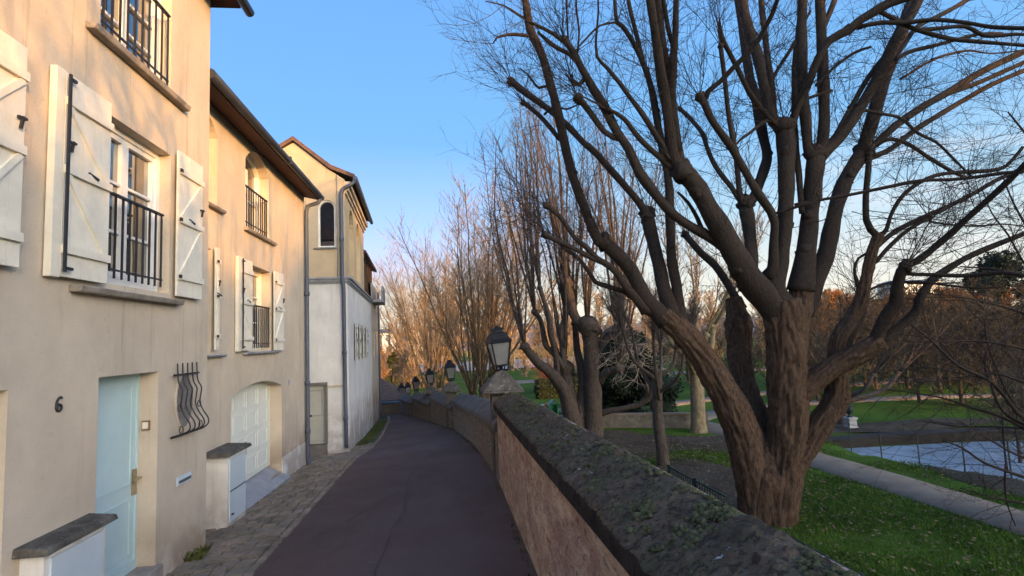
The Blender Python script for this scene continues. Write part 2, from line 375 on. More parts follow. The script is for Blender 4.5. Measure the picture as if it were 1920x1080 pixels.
# ------------------------------------------------------------------ setting: ground sheet, street, cobbles
def grid(name, xs, ys, fz, mt, kind='structure'):
    V = [(x, y, fz(x, y)) for y in ys for x in xs]; nx = len(xs)
    F = [(j*nx+i, j*nx+i+1, (j+1)*nx+i+1, (j+1)*nx+i) for j in range(len(ys)-1) for i in range(nx-1)]
    b = MB(); b.idx(V, F, True); o = b.build(name, mt); o['kind'] = kind; return o
def frange(a, b, s):
    o = []; x = a
    while x < b-1e-6: o.append(x); x += s
    return o+[b]
POND = [(13.2,17.6),(14.6,17.5),(17.5,17.3),(21,16.6),(22,13),(19,10.2),(16.2,9.6),(14.6,10.6),(13.4,13.2),(12.7,15.5)]
def in_poly(x, y, P):
    c = False; j = len(P)-1
    for i in range(len(P)):
        xi, yi = P[i]; xj, yj = P[j]
        if (yi > y) != (yj > y) and x < (xj-xi)*(y-yi)/(yj-yi)+xi: c = not c
        j = i
    return c
PCX = sum(p[0] for p in POND)/len(POND); PCY = sum(p[1] for p in POND)/len(POND)
def pond_r(x, y):                                # <1 inside, grows outward
    th = math.atan2(y-PCY, x-PCX); best = 1e9
    for i in range(len(POND)):
        ax, ay = POND[i]; bx, by = POND[(i+1) % len(POND)]
        dx, dy = math.cos(th), math.sin(th); ex, ey = bx-ax, by-ay
        den = dx*ey-dy*ex
        if abs(den) < 1e-9: continue
        t = ((ax-PCX)*ey-(ay-PCY)*ex)/den; u = ((ax-PCX)*dy-(ay-PCY)*dx)/den
        if t > 0 and -1e-6 <= u <= 1+1e-6: best = min(best, t)
    return math.hypot(x-PCX, y-PCY)-best          # signed distance, roughly
def ground_z(x, y):
    z = pz(x, y)
    if 8 < x < 27 and 5 < y < 23:
        d = pond_r(x, y)
        if d < .9: z -= .75*min(1, max(0, (.9-d)/.9))
    return z
xs = frange(-900,-100,100)[:-1]+frange(-100,0,20)[:-1]+frange(0,30,.6)[:-1]+frange(30,120,10)[:-1]+frange(120,1300,118)
ys = frange(-900,-100,100)[:-1]+frange(-100,0,20)[:-1]+frange(0,30,.6)[:-1]+frange(30,140,10)[:-1]+frange(140,1400,126)
grid('park_lawn', xs, ys, lambda x, y: ground_z(x, y) if x > 1.2 or y > 40 else PARK-.4, MT['turf'])
w = MB(); w.face([(px_, py_, PARK-.32) for px_, py_ in [(PCX+(a-PCX)*1.04, PCY+(b_-PCY)*1.04) for a, b_ in POND]]); o = w.build('pond_water', MT['water']); o['kind'] = 'structure'

# asphalt street and cobbled strip
AX = [(-6,-2.05),(5,-2.05),(10,-2.18),(14,-2.28),(17,-2.32),(21,-2.5),(27.5,-2.95),(30,-3.2),(31.2,-3.6)]
def ax_edge(y): return interp(y, [p[0] for p in AX], [p[1] for p in AX])
b = MB(); ys_ = frange(-6, 31.6, .5); nx = 10; V = []; F = []
for y in ys_:
    x0 = -6.5 if y > 30.6 else ax_edge(y); x1 = wx(y)+.05
    for i in range(nx): 
        x = lerp(x0, x1, i/(nx-1)); V.append((x, y, gz(x, y)+.02+.012*noise.noise(Vector((x*1.3, y*.7, 0)))))
for j in range(len(ys_)-1):
    for i in range(nx-1): F.append((j*nx+i, j*nx+i+1, (j+1)*nx+i+1, (j+1)*nx+i))
b.idx(V, F, True); o = b.build('road', MT['asphalt']); o['kind'] = 'structure'
# narrow tar seams and small patches in the asphalt
b = MB()
def strip(b, pts, w, dz):
    for (xa, ya), (xb, yb) in zip(pts, pts[1:]):
        d = Vector((xb-xa, yb-ya, 0)); n_ = Vector((-d.y, d.x, 0)).normalized()*w/2
        q = [(xa-n_.x, ya-n_.y), (xb-n_.x, yb-n_.y), (xb+n_.x, yb+n_.y), (xa+n_.x, ya+n_.y)]
        b.face([(x, y, gz(x, y)+dz) for x, y in q])
seam = [(-.72+.05*math.sin(y*1.7)+.03*math.sin(y*4.1)+interp(y,[0,12,20,30],[0,-.05,-.7,-2.2]), y) for y in frange(3, 29, .35)]
strip(b, seam, .007, .034)
seam2 = [(lerp(-2.1,.7,i/14.), 13.2+.5*i/14.+.04*math.sin(i*2.)) for i in range(15)]; strip(b, seam2, .016, .036)
seam3 = [(lerp(-2.2,.3,i/14.), 17.6+.3*i/14.+.05*math.sin(i*2.3)) for i in range(15)]; strip(b, seam3, .016, .036)
seam4 = [(lerp(-1.75,-.7,i/10.), 7.2+2.6*i/10.+.05*math.sin(i*1.9)) for i in range(11)]; strip(b, seam4, .010, .036)
o = b.build('road_seams', mat('tar_seam', (.03,.025,.028), .7, .2, 8)); o['kind'] = 'structure'
b = MB()
def house_edge(y): return -3.1 if y < 7.6 else (-3.5 if y < 16.9 else -3.0-.06*(y-17))
V = []; F = []
ysc = frange(-6, 31, .5)
for y in ysc:
    for i in range(4):
        x = lerp(house_edge(y)-.5, ax_edge(y)+.02, i/3); V.append((x, y, gz(x, y)-.012))
for j in range(len(ysc)-1):
    for i in range(3): F.append((j*4+i, j*4+i+1, (j+1)*4+i+1, (j+1)*4+i))
b.idx(V, F, True); o = b.build('cobble_bed', MT['joint']); o['kind'] = 'structure'
b = MB(); y = 3.6; row = 0
while y < 30.4:
    dy = rnd.uniform(.12, .17); xe = ax_edge(y); x = xe-.13
    b_lim = house_edge(y)-.35 if y > 7.7 else house_edge(y)+.02
    # kerb row along the asphalt
    def stone(x0, x1, y0, y1, hz):
        g_ = .008; x0 += g_; x1 -= g_; y0 += g_; y1 -= g_
        j = [rnd.uniform(-.012,.012) for _ in range(12)]; t_ = .022
        bt = [(x0+j[0],y0+j[1]),(x1+j[2],y0+j[3]),(x1+j[4],y1+j[5]),(x0+j[6],y1+j[7])]
        cx_, cy__ = (x0+x1)/2, (y0+y1)/2
        tilt = rnd.uniform(-.008,.008)
        B = [(p, q, gz(p, q)-.05) for p, q in bt]; M_ = [(p, q, gz(p, q)+hz*.35) for p, q in bt]
        T = [(lerp(p,cx_,.16), lerp(q,cy__,.16), gz(p, q)+hz+tilt*(1 if k < 2 else -1)) for k, (p, q) in enumerate(bt)]
        b.hexa(B, M_); b.hexa(M_, T)
    stone(xe-.12, xe-.005, y, y+dy, .022)
    if y < 18.5:
        x = xe-.13
        while x > b_lim:
            dx = rnd.uniform(.14, .24); stone(x-dx, x, y+rnd.uniform(-.01,.01), y+dy, rnd.uniform(.008,.026)); x -= dx
    y += dy
o = b.build('cobble_pavement', MT['cobble']); o['kind'] = 'structure'

# paths in the park
def ribbon(name, pts, mt, dz=.02, kind='structure'):
    """pts: (x, y, half width)"""
    P, W = catmull([(p[0], p[1], 0) for p in pts], [p[2] for p in pts], .5); b = MB(); V = []; F = []
    for i, p in enumerate(P):
        d = (P[min(i+1,len(P)-1)]-P[max(i-1,0)]).normalized(); n_ = Vector((-d.y, d.x, 0)); w_ = W[i]*(1+.06*noise.noise(p*.9))
        for k in range(5):
            q = p+n_*w_*(-1.06,-.9,0,.9,1.06)[k]*(1+.05*noise.noise(p*2.3+Vector((k*3.,0,0)))); V.append((q.x, q.y, ground_z(q.x, q.y)+(dz+.01 if 0 < k < 4 else -.03)))
    for i in range(len(P)-1):
        for k in range(4): F.append((i*5+k, i*5+k+1, (i+1)*5+k+1, (i+1)*5+k))
    b.idx(V, F, True); o = b.build(name, mt); o['kind'] = kind; return o
ribbon('gravel_path', [(11.4,-4,.6),(10.9,4,.6),(10.45,9,.58),(10.3,13,.6),(10.2,16,.6),(10.3,19.5,.65),(9.9,22.5,.7),(8.2,24.6,.7),(5.5,25.6,.7),(2.5,26.5,.7)], MT['gravel'], .06)
ribbon('far_path', [(9.9,23,.6),(13,25.5,.6),(17.5,26.2,.6),(24,25.5,.6),(32,25,.6)], MT['gravel'], .07)
ribbon('upper_path', [(4,28.4,.5),(10,28.6,.5),(16,31,.6),(24,33.5,.7),(34,36,.8)], MT['gravel'], .07)
ribbon('lake_shore_path', [(2,52,1.6),(12,53.5,2.0),(24,55,1.6),(40,56,1.5)], MT['gravel'], .09)
grid('far_square', frange(-14, 34, 4), frange(84, 150, 6), lambda x, y: pz(x, y)+.12, mat('pale_sand_square', (.36,.33,.30), .95, .15, .3))
def near_soil(name, cx, cy, rx, ry, dz, mt, seed):
    b = MB(); n_ = 40; V = [(cx, cy, ground_z(cx, cy)+dz+.03)]
    for ring in (.5, 1):
        for k in range(n_):
            th = 2*math.pi*k/n_; f_ = ring*(1+.35*noise.noise(Vector((math.cos(th)*1.5+seed, math.sin(th)*1.5, seed))))
            x, y = cx+rx*f_*math.cos(th), cy+ry*f_*math.sin(th); V.append((x, y, ground_z(x, y)+(dz if ring == .5 else .012)))
    F = [(0, 1+k, 1+(k+1) % n_) for k in range(n_)]+[(1+k, 1+n_+k, 1+n_+(k+1) % n_, 1+(k+1) % n_) for k in range(n_)]
    b.idx(V, F, True); o = b.build(name, mt); o['kind'] = 'structure'; return o
near_soil('bare_soil', 6.5, 13.9, 1.5, 2.4, .045, MT['soil'], 1.)
near_soil('bare_soil', 5.2, 19.5, 2.6, 2.6, .05, MT['soil'], 2.)
near_soil('bare_soil', 8.4, 18.6, 1.5, 1.4, .055, MT['soil'], 3.)
near_soil('bare_soil', 12.6, 11.2, .8, 2.6, .05, MT['soil'], 4.)
near_soil('bare_soil', 16.5, 19.3, 4.5, .9, .06, MT['soil'], 5.)

# hill added unseen behind the camera, its ridge shaped to block the low sun
def shade_hill_z(q):
    return interp(q, [-30,-9,-4,4,5.6,6.6,9,12.5,14.5,16,18.5,20.5,23,28,44], [-4,7,12.3,12.3,14.3,16.6,16.8,17.0,15,12.6,12.6,13.4,10.5,7,-4])
b = MB(); V = []; F = []; qs = frange(-30, 44, .5); ds = [40,50,60,67,70,74,82,100]
for d in ds:
    for q in qs:
        x = .60*d+.80*q; y = -.80*d+.60*q; h = shade_hill_z(q)
        f_ = interp(d, [40,50,60,70,82,100], [0,.12,.6,1,.7,.1])
        V.append((x, y, lerp(-5, h, f_)+(.7*noise.noise(Vector((q*.5,d*.3,0)))+.5*noise.noise(Vector((q*1.3,d*.3,5))) if f_ > .3 else 0)))
nq = len(qs)
for j in range(len(ds)-1):
    for i in range(nq-1): F.append((j*nq+i, j*nq+i+1, (j+1)*nq+i+1, (j+1)*nq+i))
b.idx(V, F, True); o = b.build('hill', MT['hill']); o['kind'] = 'structure'
# far hills on the horizon
b = MB(); V = []; F = []; n_ = 120
for j, (rr, hh) in enumerate([(500,0),(620,.6),(760,1.0),(1000,.4)]):
    for k in range(n_+1):
        th = lerp(R(25), R(125), k/n_); h = 30+16*noise.noise(Vector((th*6,0,3)))+6*noise.noise(Vector((th*22,0,1)))
        V.append((rr*math.cos(th), rr*math.sin(th), -14+h*hh))
for j in range(3):
    for k in range(n_): F.append((j*(n_+1)+k, j*(n_+1)+k+1, (j+1)*(n_+1)+k+1, (j+1)*(n_+1)+k))
b.idx(V, F, True); o = b.build('hills', mat('hazy_far_hill', (.17,.15,.15), 1, .3, .02)); o['kind'] = 'structure'

# ------------------------------------------------------------------ parapet wall
pw = thing('parapet_wall', 'long low stone wall stepping down the right side of the lane', 'wall', (.72, 6, -2.4))
SEC = [(-5, 9.02, -.88+.225+.03, -.88-.29+.155), (9.06, 19.4, -1.37, -2.02), (19.7, 24.6, -2.30, -2.36), (24.8, 28.2, -2.66, -2.70), (28.4, 31.6, -2.98, -3.02)]
def wall_section(i, y0, y1, e0, e1):
    n_ = 80 if i == 0 else 24
    b = MB(); V = []; F = []; T = .62
    for k in range(n_+1):
        y = lerp(y0, y1, k/n_); x = wx(y); ze = lerp(e0, e1, k/n_)
        V += [(x, y, gz(x, y)-.4), (x, y, ze-.02), (x+T, y, ze-.02), (x+T, y, PARK-.6)]
    for k in range(n_):
        for q in range(3): F.append((4*k+q, 4*k+q+1, 4*k+5+q, 4*k+4+q))
    F += [(0,3,2,1), tuple(4*n_+q for q in range(4))]
    b.idx(V, F)
    body = b.build('wall_body', MT['render'] if i == 0 else MT['rubble'], pw)
    body['label'] = 'smooth streaked pink and ochre rendered stretch' if i == 0 else 'rough rubble stone stretch'
    # coping: a rounded saddleback, surface broken up by moss and grit
    b = MB(); ny = 760 if i == 0 else 60; prof = []
    o_ = .06
    RS = .15 if i == 0 else .27
    cs = [(-o_, -.10), (-o_, 0), (-o_+.02, .022)] + [(lerp(-o_+.02, T*.5, t), (.022+RS*(t-.13*max(0,t-.72)/.28*(t-.72)/.28*1.0))) for t in np.linspace(.04, 1, 24 if i == 0 else 8)]
    cs += [(lerp(T*.5, T+o_, t), .022+RS*.87-(.40 if i == 0 else RS*.87)*t**1.2) for t in np.linspace(.12, 1, 7)] + [(T+o_, -.10)]
    V = []; nc = len(cs); amp = .021 if i == 0 else .012
    for k in range(ny+1):
        t = k/ny; t = t if i else (t**1.0)
        y = lerp(y0-.02, y1+.02, t); x = wx(y); ze = lerp(e0, e1, t)
        for (cx_, cz_) in cs:
            p = Vector((x+cx_, y, ze+cz_)); d = 0
            if cz_ > -.05:
                d = amp*(noise.noise(p*3.1)*1.2+noise.noise(p*11)*.7+max(0, noise.noise(p*26)-.05)*1.3+.45*noise.noise(p*41))
            V.append((x+cx_*(1), y, ze+cz_+d) if abs(cz_) > .015 else (x+cx_+d*.6, y, ze+cz_+d*.3))
    F = []
    for k in range(ny):
        for q in range(nc-1): F.append((k*nc+q, k*nc+q+1, (k+1)*nc+q+1, (k+1)*nc+q))
    b.idx(V, F, True); b.face(V[:nc]); b.face(V[-nc:])
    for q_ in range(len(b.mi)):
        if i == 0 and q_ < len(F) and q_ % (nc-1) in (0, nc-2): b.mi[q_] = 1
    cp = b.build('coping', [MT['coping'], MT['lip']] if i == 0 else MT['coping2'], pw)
    cp['label'] = 'dark mossy rounded coping' if i == 0 else 'grey stone slab coping'
    return cp, cs
for i, s in enumerate(SEC):
    cp, cs = wall_section(i, *s)
    if i == 0:
        b = MB(); ico = []
        for k in range(5):
            pass
        cnt = 0
        while cnt < 5200:
            y = 1.0+8.3*rnd.random()**1.5; u = rnd.random(); cx_ = lerp(-.02, .60, u)
            if noise.noise(Vector((cx_*5.5, y*4.2, 4.)))+.5*noise.noise(Vector((cx_*16, y*13, 9.))) < -.05+.50*rnd.random(): continue
            t = (y-s[0])/(s[1]-s[0]); ze = lerp(s[2], s[3], t)
            cz_ = np.interp(cx_, [c_[0] for c_ in cs[2:-1]], [c_[1] for c_ in cs[2:-1]])
            r_ = rnd.uniform(.005, .015)*(1.5 if rnd.random() < .1 else 1); c0 = Vector((wx(y)+cx_, y, ze+cz_-.001))
            nn = 7; V = []; F = []
            for ring, (rr, hh) in enumerate([(1,-.2),(.88,.32),(.5,.62)]):
                for q in range(nn):
                    th = 2*math.pi*q/nn+ring*.4; j = 1+.2*rnd.uniform(-1,1); V.append(c0+Vector((rr*r_*j*math.cos(th), rr*r_*j*math.sin(th), hh*r_)))
            V.append(c0+Vector((0,0,.72*r_)))
            for ring in range(2):
                for q in range(nn): F.append((ring*nn+q, ring*nn+(q+1) % nn, (ring+1)*nn+(q+1) % nn, (ring+1)*nn+q))
            for q in range(nn): F.append((2*nn+q, 2*nn+(q+1) % nn, 3*nn))
            b.idx(V, F, True); cnt += 1
        o = b.build('moss', MT['moss'], pw); o['kind'] = 'stuff'

# end of the lane: low cross wall with a tiled roof behind
ew = thing('cross_wall', 'low stone wall closing off the far end of the lane', 'wall', (-4.6, 32, -3.9))
b = MB(); b.hexa([(-9,32.6,-4.6),(-2.7,31.75,-4.6),(-2.7,32.3,-4.6),(-9,33.2,-4.6)], [(-9,32.6,-3.32),(-2.7,31.75,-3.28),(-2.7,32.3,-3.28),(-9,33.2,-3.32)]); b.build('wall_body', MT['rubble'], ew)
b = MB(); b.hexa([(-9,32.5,-3.32),(-2.6,31.65,-3.28),(-2.6,32.4,-3.28),(-9,33.3,-3.32)], [(-9,32.6,-3.24),(-2.6,31.75,-3.20),(-2.6,32.3,-3.20),(-9,33.2,-3.24)]); b.build('coping', MT['zinc_dark'], ew)
sh = thing('tiled_shed', 'shed with a low brown tiled hip roof behind the far cross wall', 'shed', (-5.6, 35, -4.5))
b = MB(); b.box((-9.4,33.6,-5), (-3.4,37,-3.2)); b.build('wall', MT['plaster_b'], sh)
b = MB(); A_ = [(-9.8,33.35,-3.22),(-2.75,33.0,-3.22),(-2.75,37.4,-3.22),(-9.8,37.4,-3.22)]; T_ = [(-9.8,35.2,-2.02),(-4.3,35.1,-2.02)]
b.face([A_[0],A_[1],T_[1],T_[0]]); b.face([A_[1],A_[2],T_[1]]); b.face([A_[2],A_[3],T_[0],T_[1]]); b.face([A_[3],A_[0],T_[0]]); b.face(A_); b.build('roof', MT['tile'], sh)

# ------------------------------------------------------------------ stone piers and lanterns
def pier(x, y, zc, label, base):
    t = thing('stone_pier', label, 'pier', (x, y, base))
    b = MB(); s = .20; b.box((x-s, y-s, base), (x+s, y+s, zc)); b.build('shaft', MT['coping2'], t, bevel=.02)
    b = MB(); q = .36
    b.hexa([(x-q,y-q,zc),(x+q,y-q,zc),(x+q,y+q,zc),(x-q,y+q,zc)], [(x-q,y-q,zc+.05),(x+q,y-q,zc+.05),(x+q,y+q,zc+.05),(x-q,y+q,zc+.05)])
    r_ = .07; b.hexa([(x-q,y-q,zc+.0501),(x+q,y-q,zc+.0501),(x+q,y+q,zc+.0501),(x-q,y+q,zc+.0501)], [(x-r_,y-r_,zc+.38),(x+r_,y-r_,zc+.38),(x+r_,y+r_,zc+.38),(x-r_,y+r_,zc+.38)])
    b.build('pyramid_cap', MT['cap_stone'], t, bevel=.025); return t
def lantern(x, y, z, label, s=1.0, lean=0.0):
    t = thing('lantern', label, 'street lamp', (x, y, z), 'lanterns along the parapet wall')
    def sq(h, zz): return [(x-h*s,y-h*s,z+zz*s),(x+h*s,y-h*s,z+zz*s),(x+h*s,y+h*s,z+zz*s),(x-h*s,y+h*s,z+zz*s)]
    b = MB(); b.lathe((x,y,z), [(.05*s,-.10*s),(.05*s,.0),(.035*s,.01*s),(.03*s,.03*s),(.055*s,.045*s),(.10*s,.065*s)], 12)
    for k in range(4):
        th = math.pi/4+k*math.pi/2; P, W = catmull([(x+.03*s*math.cos(th), y+.03*s*math.sin(th), z-.03*s), (x+.13*s*math.cos(th), y+.13*s*math.sin(th), z-.01*s), (x+.16*s*math.cos(th), y+.16*s*math.sin(th), z+.07*s)], [.013*s]*3, .02); b.tube(P, W, 6)
    b.build('bracket', MT['black_paint'], t)
    f = MB(); lo, hi, z0, z1 = .112, .172, .075, .475
    for k in range(4):
        A, B = sq(lo, z0)[k], sq(hi, z1)[k]; f.bar(A, B, .022*s)
        f.bar(sq(lo, z0)[k], sq(lo, z0)[(k+1) % 4], .024*s); f.bar(sq(hi, z1)[k], sq(hi, z1)[(k+1) % 4], .024*s)
    f.build('frame', MT['black_paint'], t)
    gl = MB(); gl.hexa(sq(lo-.008, z0+.004), sq(hi-.008, z1-.004)); gl.build('glass', MT['milk'], t)
    r = MB(); prof = [(.205,.472),(.195,.488),(.165,.535),(.140,.60),(.125,.635),(.085,.65),(.075,.69),(.092,.695),(.092,.712),(.06,.735),(.045,.735),(.02,.76)]
    V = []; F = []
    for h, zz in prof: V += sq(h, zz)
    for i in range(len(prof)-1):
        for k in range(4): F.append((i*4+k, i*4+(k+1) % 4, (i+1)*4+(k+1) % 4, (i+1)*4+k))
    F.append((0,3,2,1)); F.append(tuple(4*(len(prof)-1)+k for k in range(4))); r.idx(V, F); r.build('roof', MT['black_paint'], t)
    t.rotation_euler = (0, -R(lean), R(12))
    return t
p0 = at(941, 735, 9.75); pier(p0.x, p0.y, p0.z, 'stone pier with pyramid cap under the biggest and nearest lantern', -4.2)
lantern(p0.x, p0.y, p0.z+.40, 'biggest black lantern with frosted panes on the nearest wall pier', 1.0, 4.0)
names = ['second black lantern from the nearest, leaning over the stepped wall', 'third black lantern from the nearest, in front of twiggy tree stems', 'fourth black lantern from the nearest, small against tree roots']
for (px, py, D), nm, nm2 in zip([(846,733,20.2),(807,737,25.6),(781,746,29.2)], names, ['grey capped pier under the second lantern from the nearest','grey capped pier under the third lantern from the nearest','grey capped pier under the fourth lantern from the nearest']):
    q = at(px, py, D); q.z = q.z-.02; pier(q.x, q.y, q.z, nm2, -5); lantern(q.x, q.y, q.z+.40, nm, 1.0, 3.0)
for (px, py, D), nm, nm2 in zip([(753,750,34.),(765,749,33.4)], ['tiny far lantern at the lane end, left of the last pair','tiny far lantern at the lane end, right of the last pair'], ['far pier under the left lantern of the last pair','far pier under the right lantern of the last pair']):
    q = at(px, py, D); q.z -= .02; pier(q.x, q.y, q.z-.1, nm2, -6); lantern(q.x, q.y, q.z+.30, nm)

b = MB(); pts = [(12.4,17.75),(14.6,17.9),(17.5,17.75),(21.2,17.0),(24,15.0)]
for (xa, ya), (xb, yb) in zip(pts, pts[1:]): b.hexa([(xa,ya,-4.6),(xb,yb,-4.6),(xb,yb+.4,-4.6),(xa,ya+.4,-4.6)], [(xa,ya,-3.84),(xb,yb,-3.84),(xb,yb+.4,-3.78),(xa,ya+.4,-3.78)])
o = b.build('pond_bank_wall', MT['bank']); tag(o, 'dark low stone wall along the far bank of the pond', 'wall')
# ------------------------------------------------------------------ houses
def mapx(x0):  return lambda u, v, d: (x0-d, u, v)          # facade facing +X: u = Y, v = Z, d goes into the house
def mapy(y0):  return lambda u, v, d: (u, y0+d, v)          # facade facing the camera
def mapl(p, ang):                                           # facade facing +X turned by ang, u measured along it from p
    c, s = math.cos(ang), math.sin(ang)
    return lambda u, v, d: (p[0]-s*u-c*d, p[1]+c*u-s*d, v)
def fbox(mb, mp_, u0, u1, v0, v1, d0, d1):
    mb.hexa([mp_(u0,v0,d0), mp_(u1,v0,d0), mp_(u1,v0,d1), mp_(u0,v0,d1)], [mp_(u0,v1,d0), mp_(u1,v1,d0), mp_(u1,v1,d1), mp_(u0,v1,d1)])
def arch_pts(u0, u1, vs_, rise, n=12):
    """points of a segmental arch from (u0, vs_) over rise to (u1, vs_)"""
    w = (u1-u0)/2; c = (u0+u1)/2
    if rise >= w*.98: return [(c-w*math.cos(math.pi*k/n), vs_+rise*math.sin(math.pi*k/n)) for k in range(n+1)]
    Rr = (w*w+rise*rise)/(2*rise); a0 = math.asin(w/Rr)
    return [(c+Rr*math.sin(lerp(-a0, a0, k/n)), vs_+rise-Rr+Rr*math.cos(lerp(-a0, a0, k/n))) for k in range(n+1)]
def facade(mb, mp_, u0, u1, v0, v1, ops):
    """front sheet with real openings and their reveals; ops: (u0,u1,v0,v1,depth,rise)"""
    us = sorted({u0, u1, *[o[0] for o in ops], *[o[1] for o in ops]}); vs_ = sorted({v0, v1, *[o[2] for o in ops], *[o[3] for o in ops]})
    for a, b in zip(us, us[1:]):
        for c, d in zip(vs_, vs_[1:]):
            um, vm_ = (a+b)/2, (c+d)/2
            if any(o[0] < um < o[1] and o[2] < vm_ < o[3] for o in ops): continue
            mb.face([mp_(a,c,0), mp_(b,c,0), mp_(b,d,0), mp_(a,d,0)])
    for (a, b, c, d, dep, rise) in ops:
        if rise:
            ap = arch_pts(a, b, d-rise, rise)
            for (p, q), (r_, s_) in zip(ap, ap[1:]):
                mb.face([mp_(p,q,0), mp_(r_,s_,0), mp_(r_,d,0), mp_(p,d,0)]); mb.face([mp_(p,q,0), mp_(p,q,dep), mp_(r_,s_,dep), mp_(r_,s_,0)])
            top = d-rise
        else:
            top = d; mb.face([mp_(a,d,0), mp_(b,d,0), mp_(b,d,dep), mp_(a,d,dep)])
        mb.face([mp_(a,c,0), mp_(a,top,0), mp_(a,top,dep), mp_(a,c,dep)]); mb.face([mp_(b,c,0), mp_(b,c,dep), mp_(b,top,dep), mp_(b,top,0)])
        mb.face([mp_(a,c,0), mp_(a,c,dep), mp_(b,c,dep), mp_(b,c,0)])
        bd = dep+.12; mb.face([mp_(a-.05,c-.05,bd), mp_(b+.05,c-.05,bd), mp_(b+.05,d+.05,bd), mp_(a-.05,d+.05,bd)])
def window(mp_, par, u0, u1, v0, v1, dep, leaves=2, rows=3, rise=0, fr=.06, ms='white'):
    f = MB(); d0, d1 = dep-.05, dep+.03
    top = v1-rise
    fbox(f, mp_, u0, u0+fr, v0, top, d0, d1); fbox(f, mp_, u1-fr, u1, v0, top, d0, d1); fbox(f, mp_, u0+fr, u1-fr, v0, v0+fr, d0, d1)
    if rise:
        ap = arch_pts(u0, u1, top, rise); ip = arch_pts(u0+fr, u1-fr, top, rise-fr)
        for k in range(len(ap)-1): f.hexa([mp_(*ap[k],d0), mp_(*ap[k+1],d0), mp_(*ap[k+1],d1), mp_(*ap[k],d1)], [mp_(*ip[k],d0), mp_(*ip[k+1],d0), mp_(*ip[k+1],d1), mp_(*ip[k],d1)])
    else: fbox(f, mp_, u0+fr, u1-fr, v1-fr, v1, d0, d1)
    a, b, c, d = u0+fr, u1-fr, v0+fr, v1-fr
    for k in range(leaves if not (rise and leaves == 1 and fr < .046) else 0):
        l0, l1 = lerp(a, b, k/leaves), lerp(a, b, (k+1)/leaves); st = .055
        tp = d if not rise else top
        fbox(f, mp_, l0, l0+st, c, tp, dep-.03, dep+.025); fbox(f, mp_, l1-st, l1, c, tp, dep-.03, dep+.025)
        fbox(f, mp_, l0+st, l1-st, c, c+.09, dep-.03, dep+.025)
        if not rise: fbox(f, mp_, l0+st, l1-st, d-st, d, dep-.03, dep+.025)
        for r_ in range(1, rows):
            vv = lerp(c, tp, r_/rows); fbox(f, mp_, l0+st, l1-st, vv-.014, vv+.014, dep-.022, dep+.022)
    o = f.build('window', MT[ms], par)
    g_ = MB()
    if rise: pts = [(a-.02,c-.02)] + [(b+.02,c-.02)] + arch_pts(a-.02, b+.02, top, rise-fr+.02)[::-1]; g_.face([mp_(p,q,dep+.012) for p, q in pts])
    else: g_.face([mp_(a,c,dep+.012), mp_(b,c,dep+.012), mp_(b,d,dep+.012), mp_(a,d,dep+.012)])
    g_.build('glass', MT['glass'], o); return o
def railing(mp_, par, u0, u1, v0, v1, d, n, bulge=0, low=.08):
    r = MB(); t_ = .011
    r.bar(mp_(u0,v1,d), mp_(u1,v1,d), .036, .022); r.bar(mp_(u0,v0+low,d), mp_(u1,v0+low,d), .022, .014)
    for k in range(n):
        u = lerp(u0+.02, u1-.02, k/(n-1)); r.bar(mp_(u,v0,d), mp_(u,v1,d), t_*1.5)
    return r.build('railing', MT['iron'], par)
def shutter(mp_, par, u0, u1, v0, v1, hinge, fold=False, diag=1, lab=None, ms='cream'):
    """open board shutter lying against the wall, with ledges and diagonal braces"""
    s = MB(); g_ = -.045; n = 5
    for k in range(n):
        a, b = lerp(u0, u1, k/n), lerp(u0, u1, (k+1)/n); fbox(s, mp_, a+.0012, b-.0012, v0, v1, g_-.028, g_)
    H = v1-v0; lv = [v0+.13*H, v0+.52*H, v0+.86*H]
    for v in lv: fbox(s, mp_, u0+.005, u1-.005, v-.033, v+.033, g_-.056, g_-.0285)
    for va, vb in ((lv[0]+.033, lv[1]-.033), (lv[1]+.033, lv[2]-.033)):
        ua, ub = (u0+.04, u1-.06) if diag > 0 else (u1-.04, u0+.06)
        p, q = Vector(mp_(ua,vb,g_-.036)), Vector(mp_(ub,va,g_-.036)); s.bar(p, q, .05, .02, up=Vector(mp_(0,0,-1))-Vector(mp_(0,0,0)))
    if fold: fbox(s, mp_, u0-.10 if hinge == 'l' else u1, u0 if hinge == 'l' else u1+.10, v0-.01, v1+.01, g_+.005-.03, g_+.03)
    o = s.build('shutter', MT[ms], par)
    if lab: o['label'] = lab
    h = MB(); uh = u0
    if fold: fbox(h, mp_, uh-.012, uh+.012, v0+.03, v1-.02, g_-.068, g_-.052)
    for v in lv:
        if fold: break
        hh = MB(); fbox(hh, mp_, uh-.022, uh+.03, v-.018, v+.018, g_-.066, g_-.05); hh.build('strap_hinge', MT['iron'], o)
    if fold:
        fbox(h, mp_, uh, uh+.07, v1-.07, v1-.045, g_-.07, g_-.05); fbox(h, mp_, uh, uh+.09, v0+.05, v0+.072, g_-.07, g_-.05)
    if fold: h.build('hinge_bar', MT['iron'], o)
    c = MB(); uc = lerp(u0, u1, .55 if hinge == 'l' else .45); c.bar(mp_(uc-.05,lv[1]+.045,g_-.045), mp_(uc+.05,lv[1]+.01,g_-.066), .014, .02); 
    c.build('latch', MT['iron'], o); c = MB()
    ue = u0+.06 if hinge == 'l' else u1-.06
    c.bar(mp_(ue,lv[1]+.15,g_-.045), mp_(ue,lv[1]+.24,g_-.06), .014, .02); c.bar(mp_(ue-.03,lv[1]+.23,g_-.045), mp_(ue+.04,lv[1]+.23,g_-.055), .018, .018)
    c.build('shutter_stop', MT['iron'], o); return o
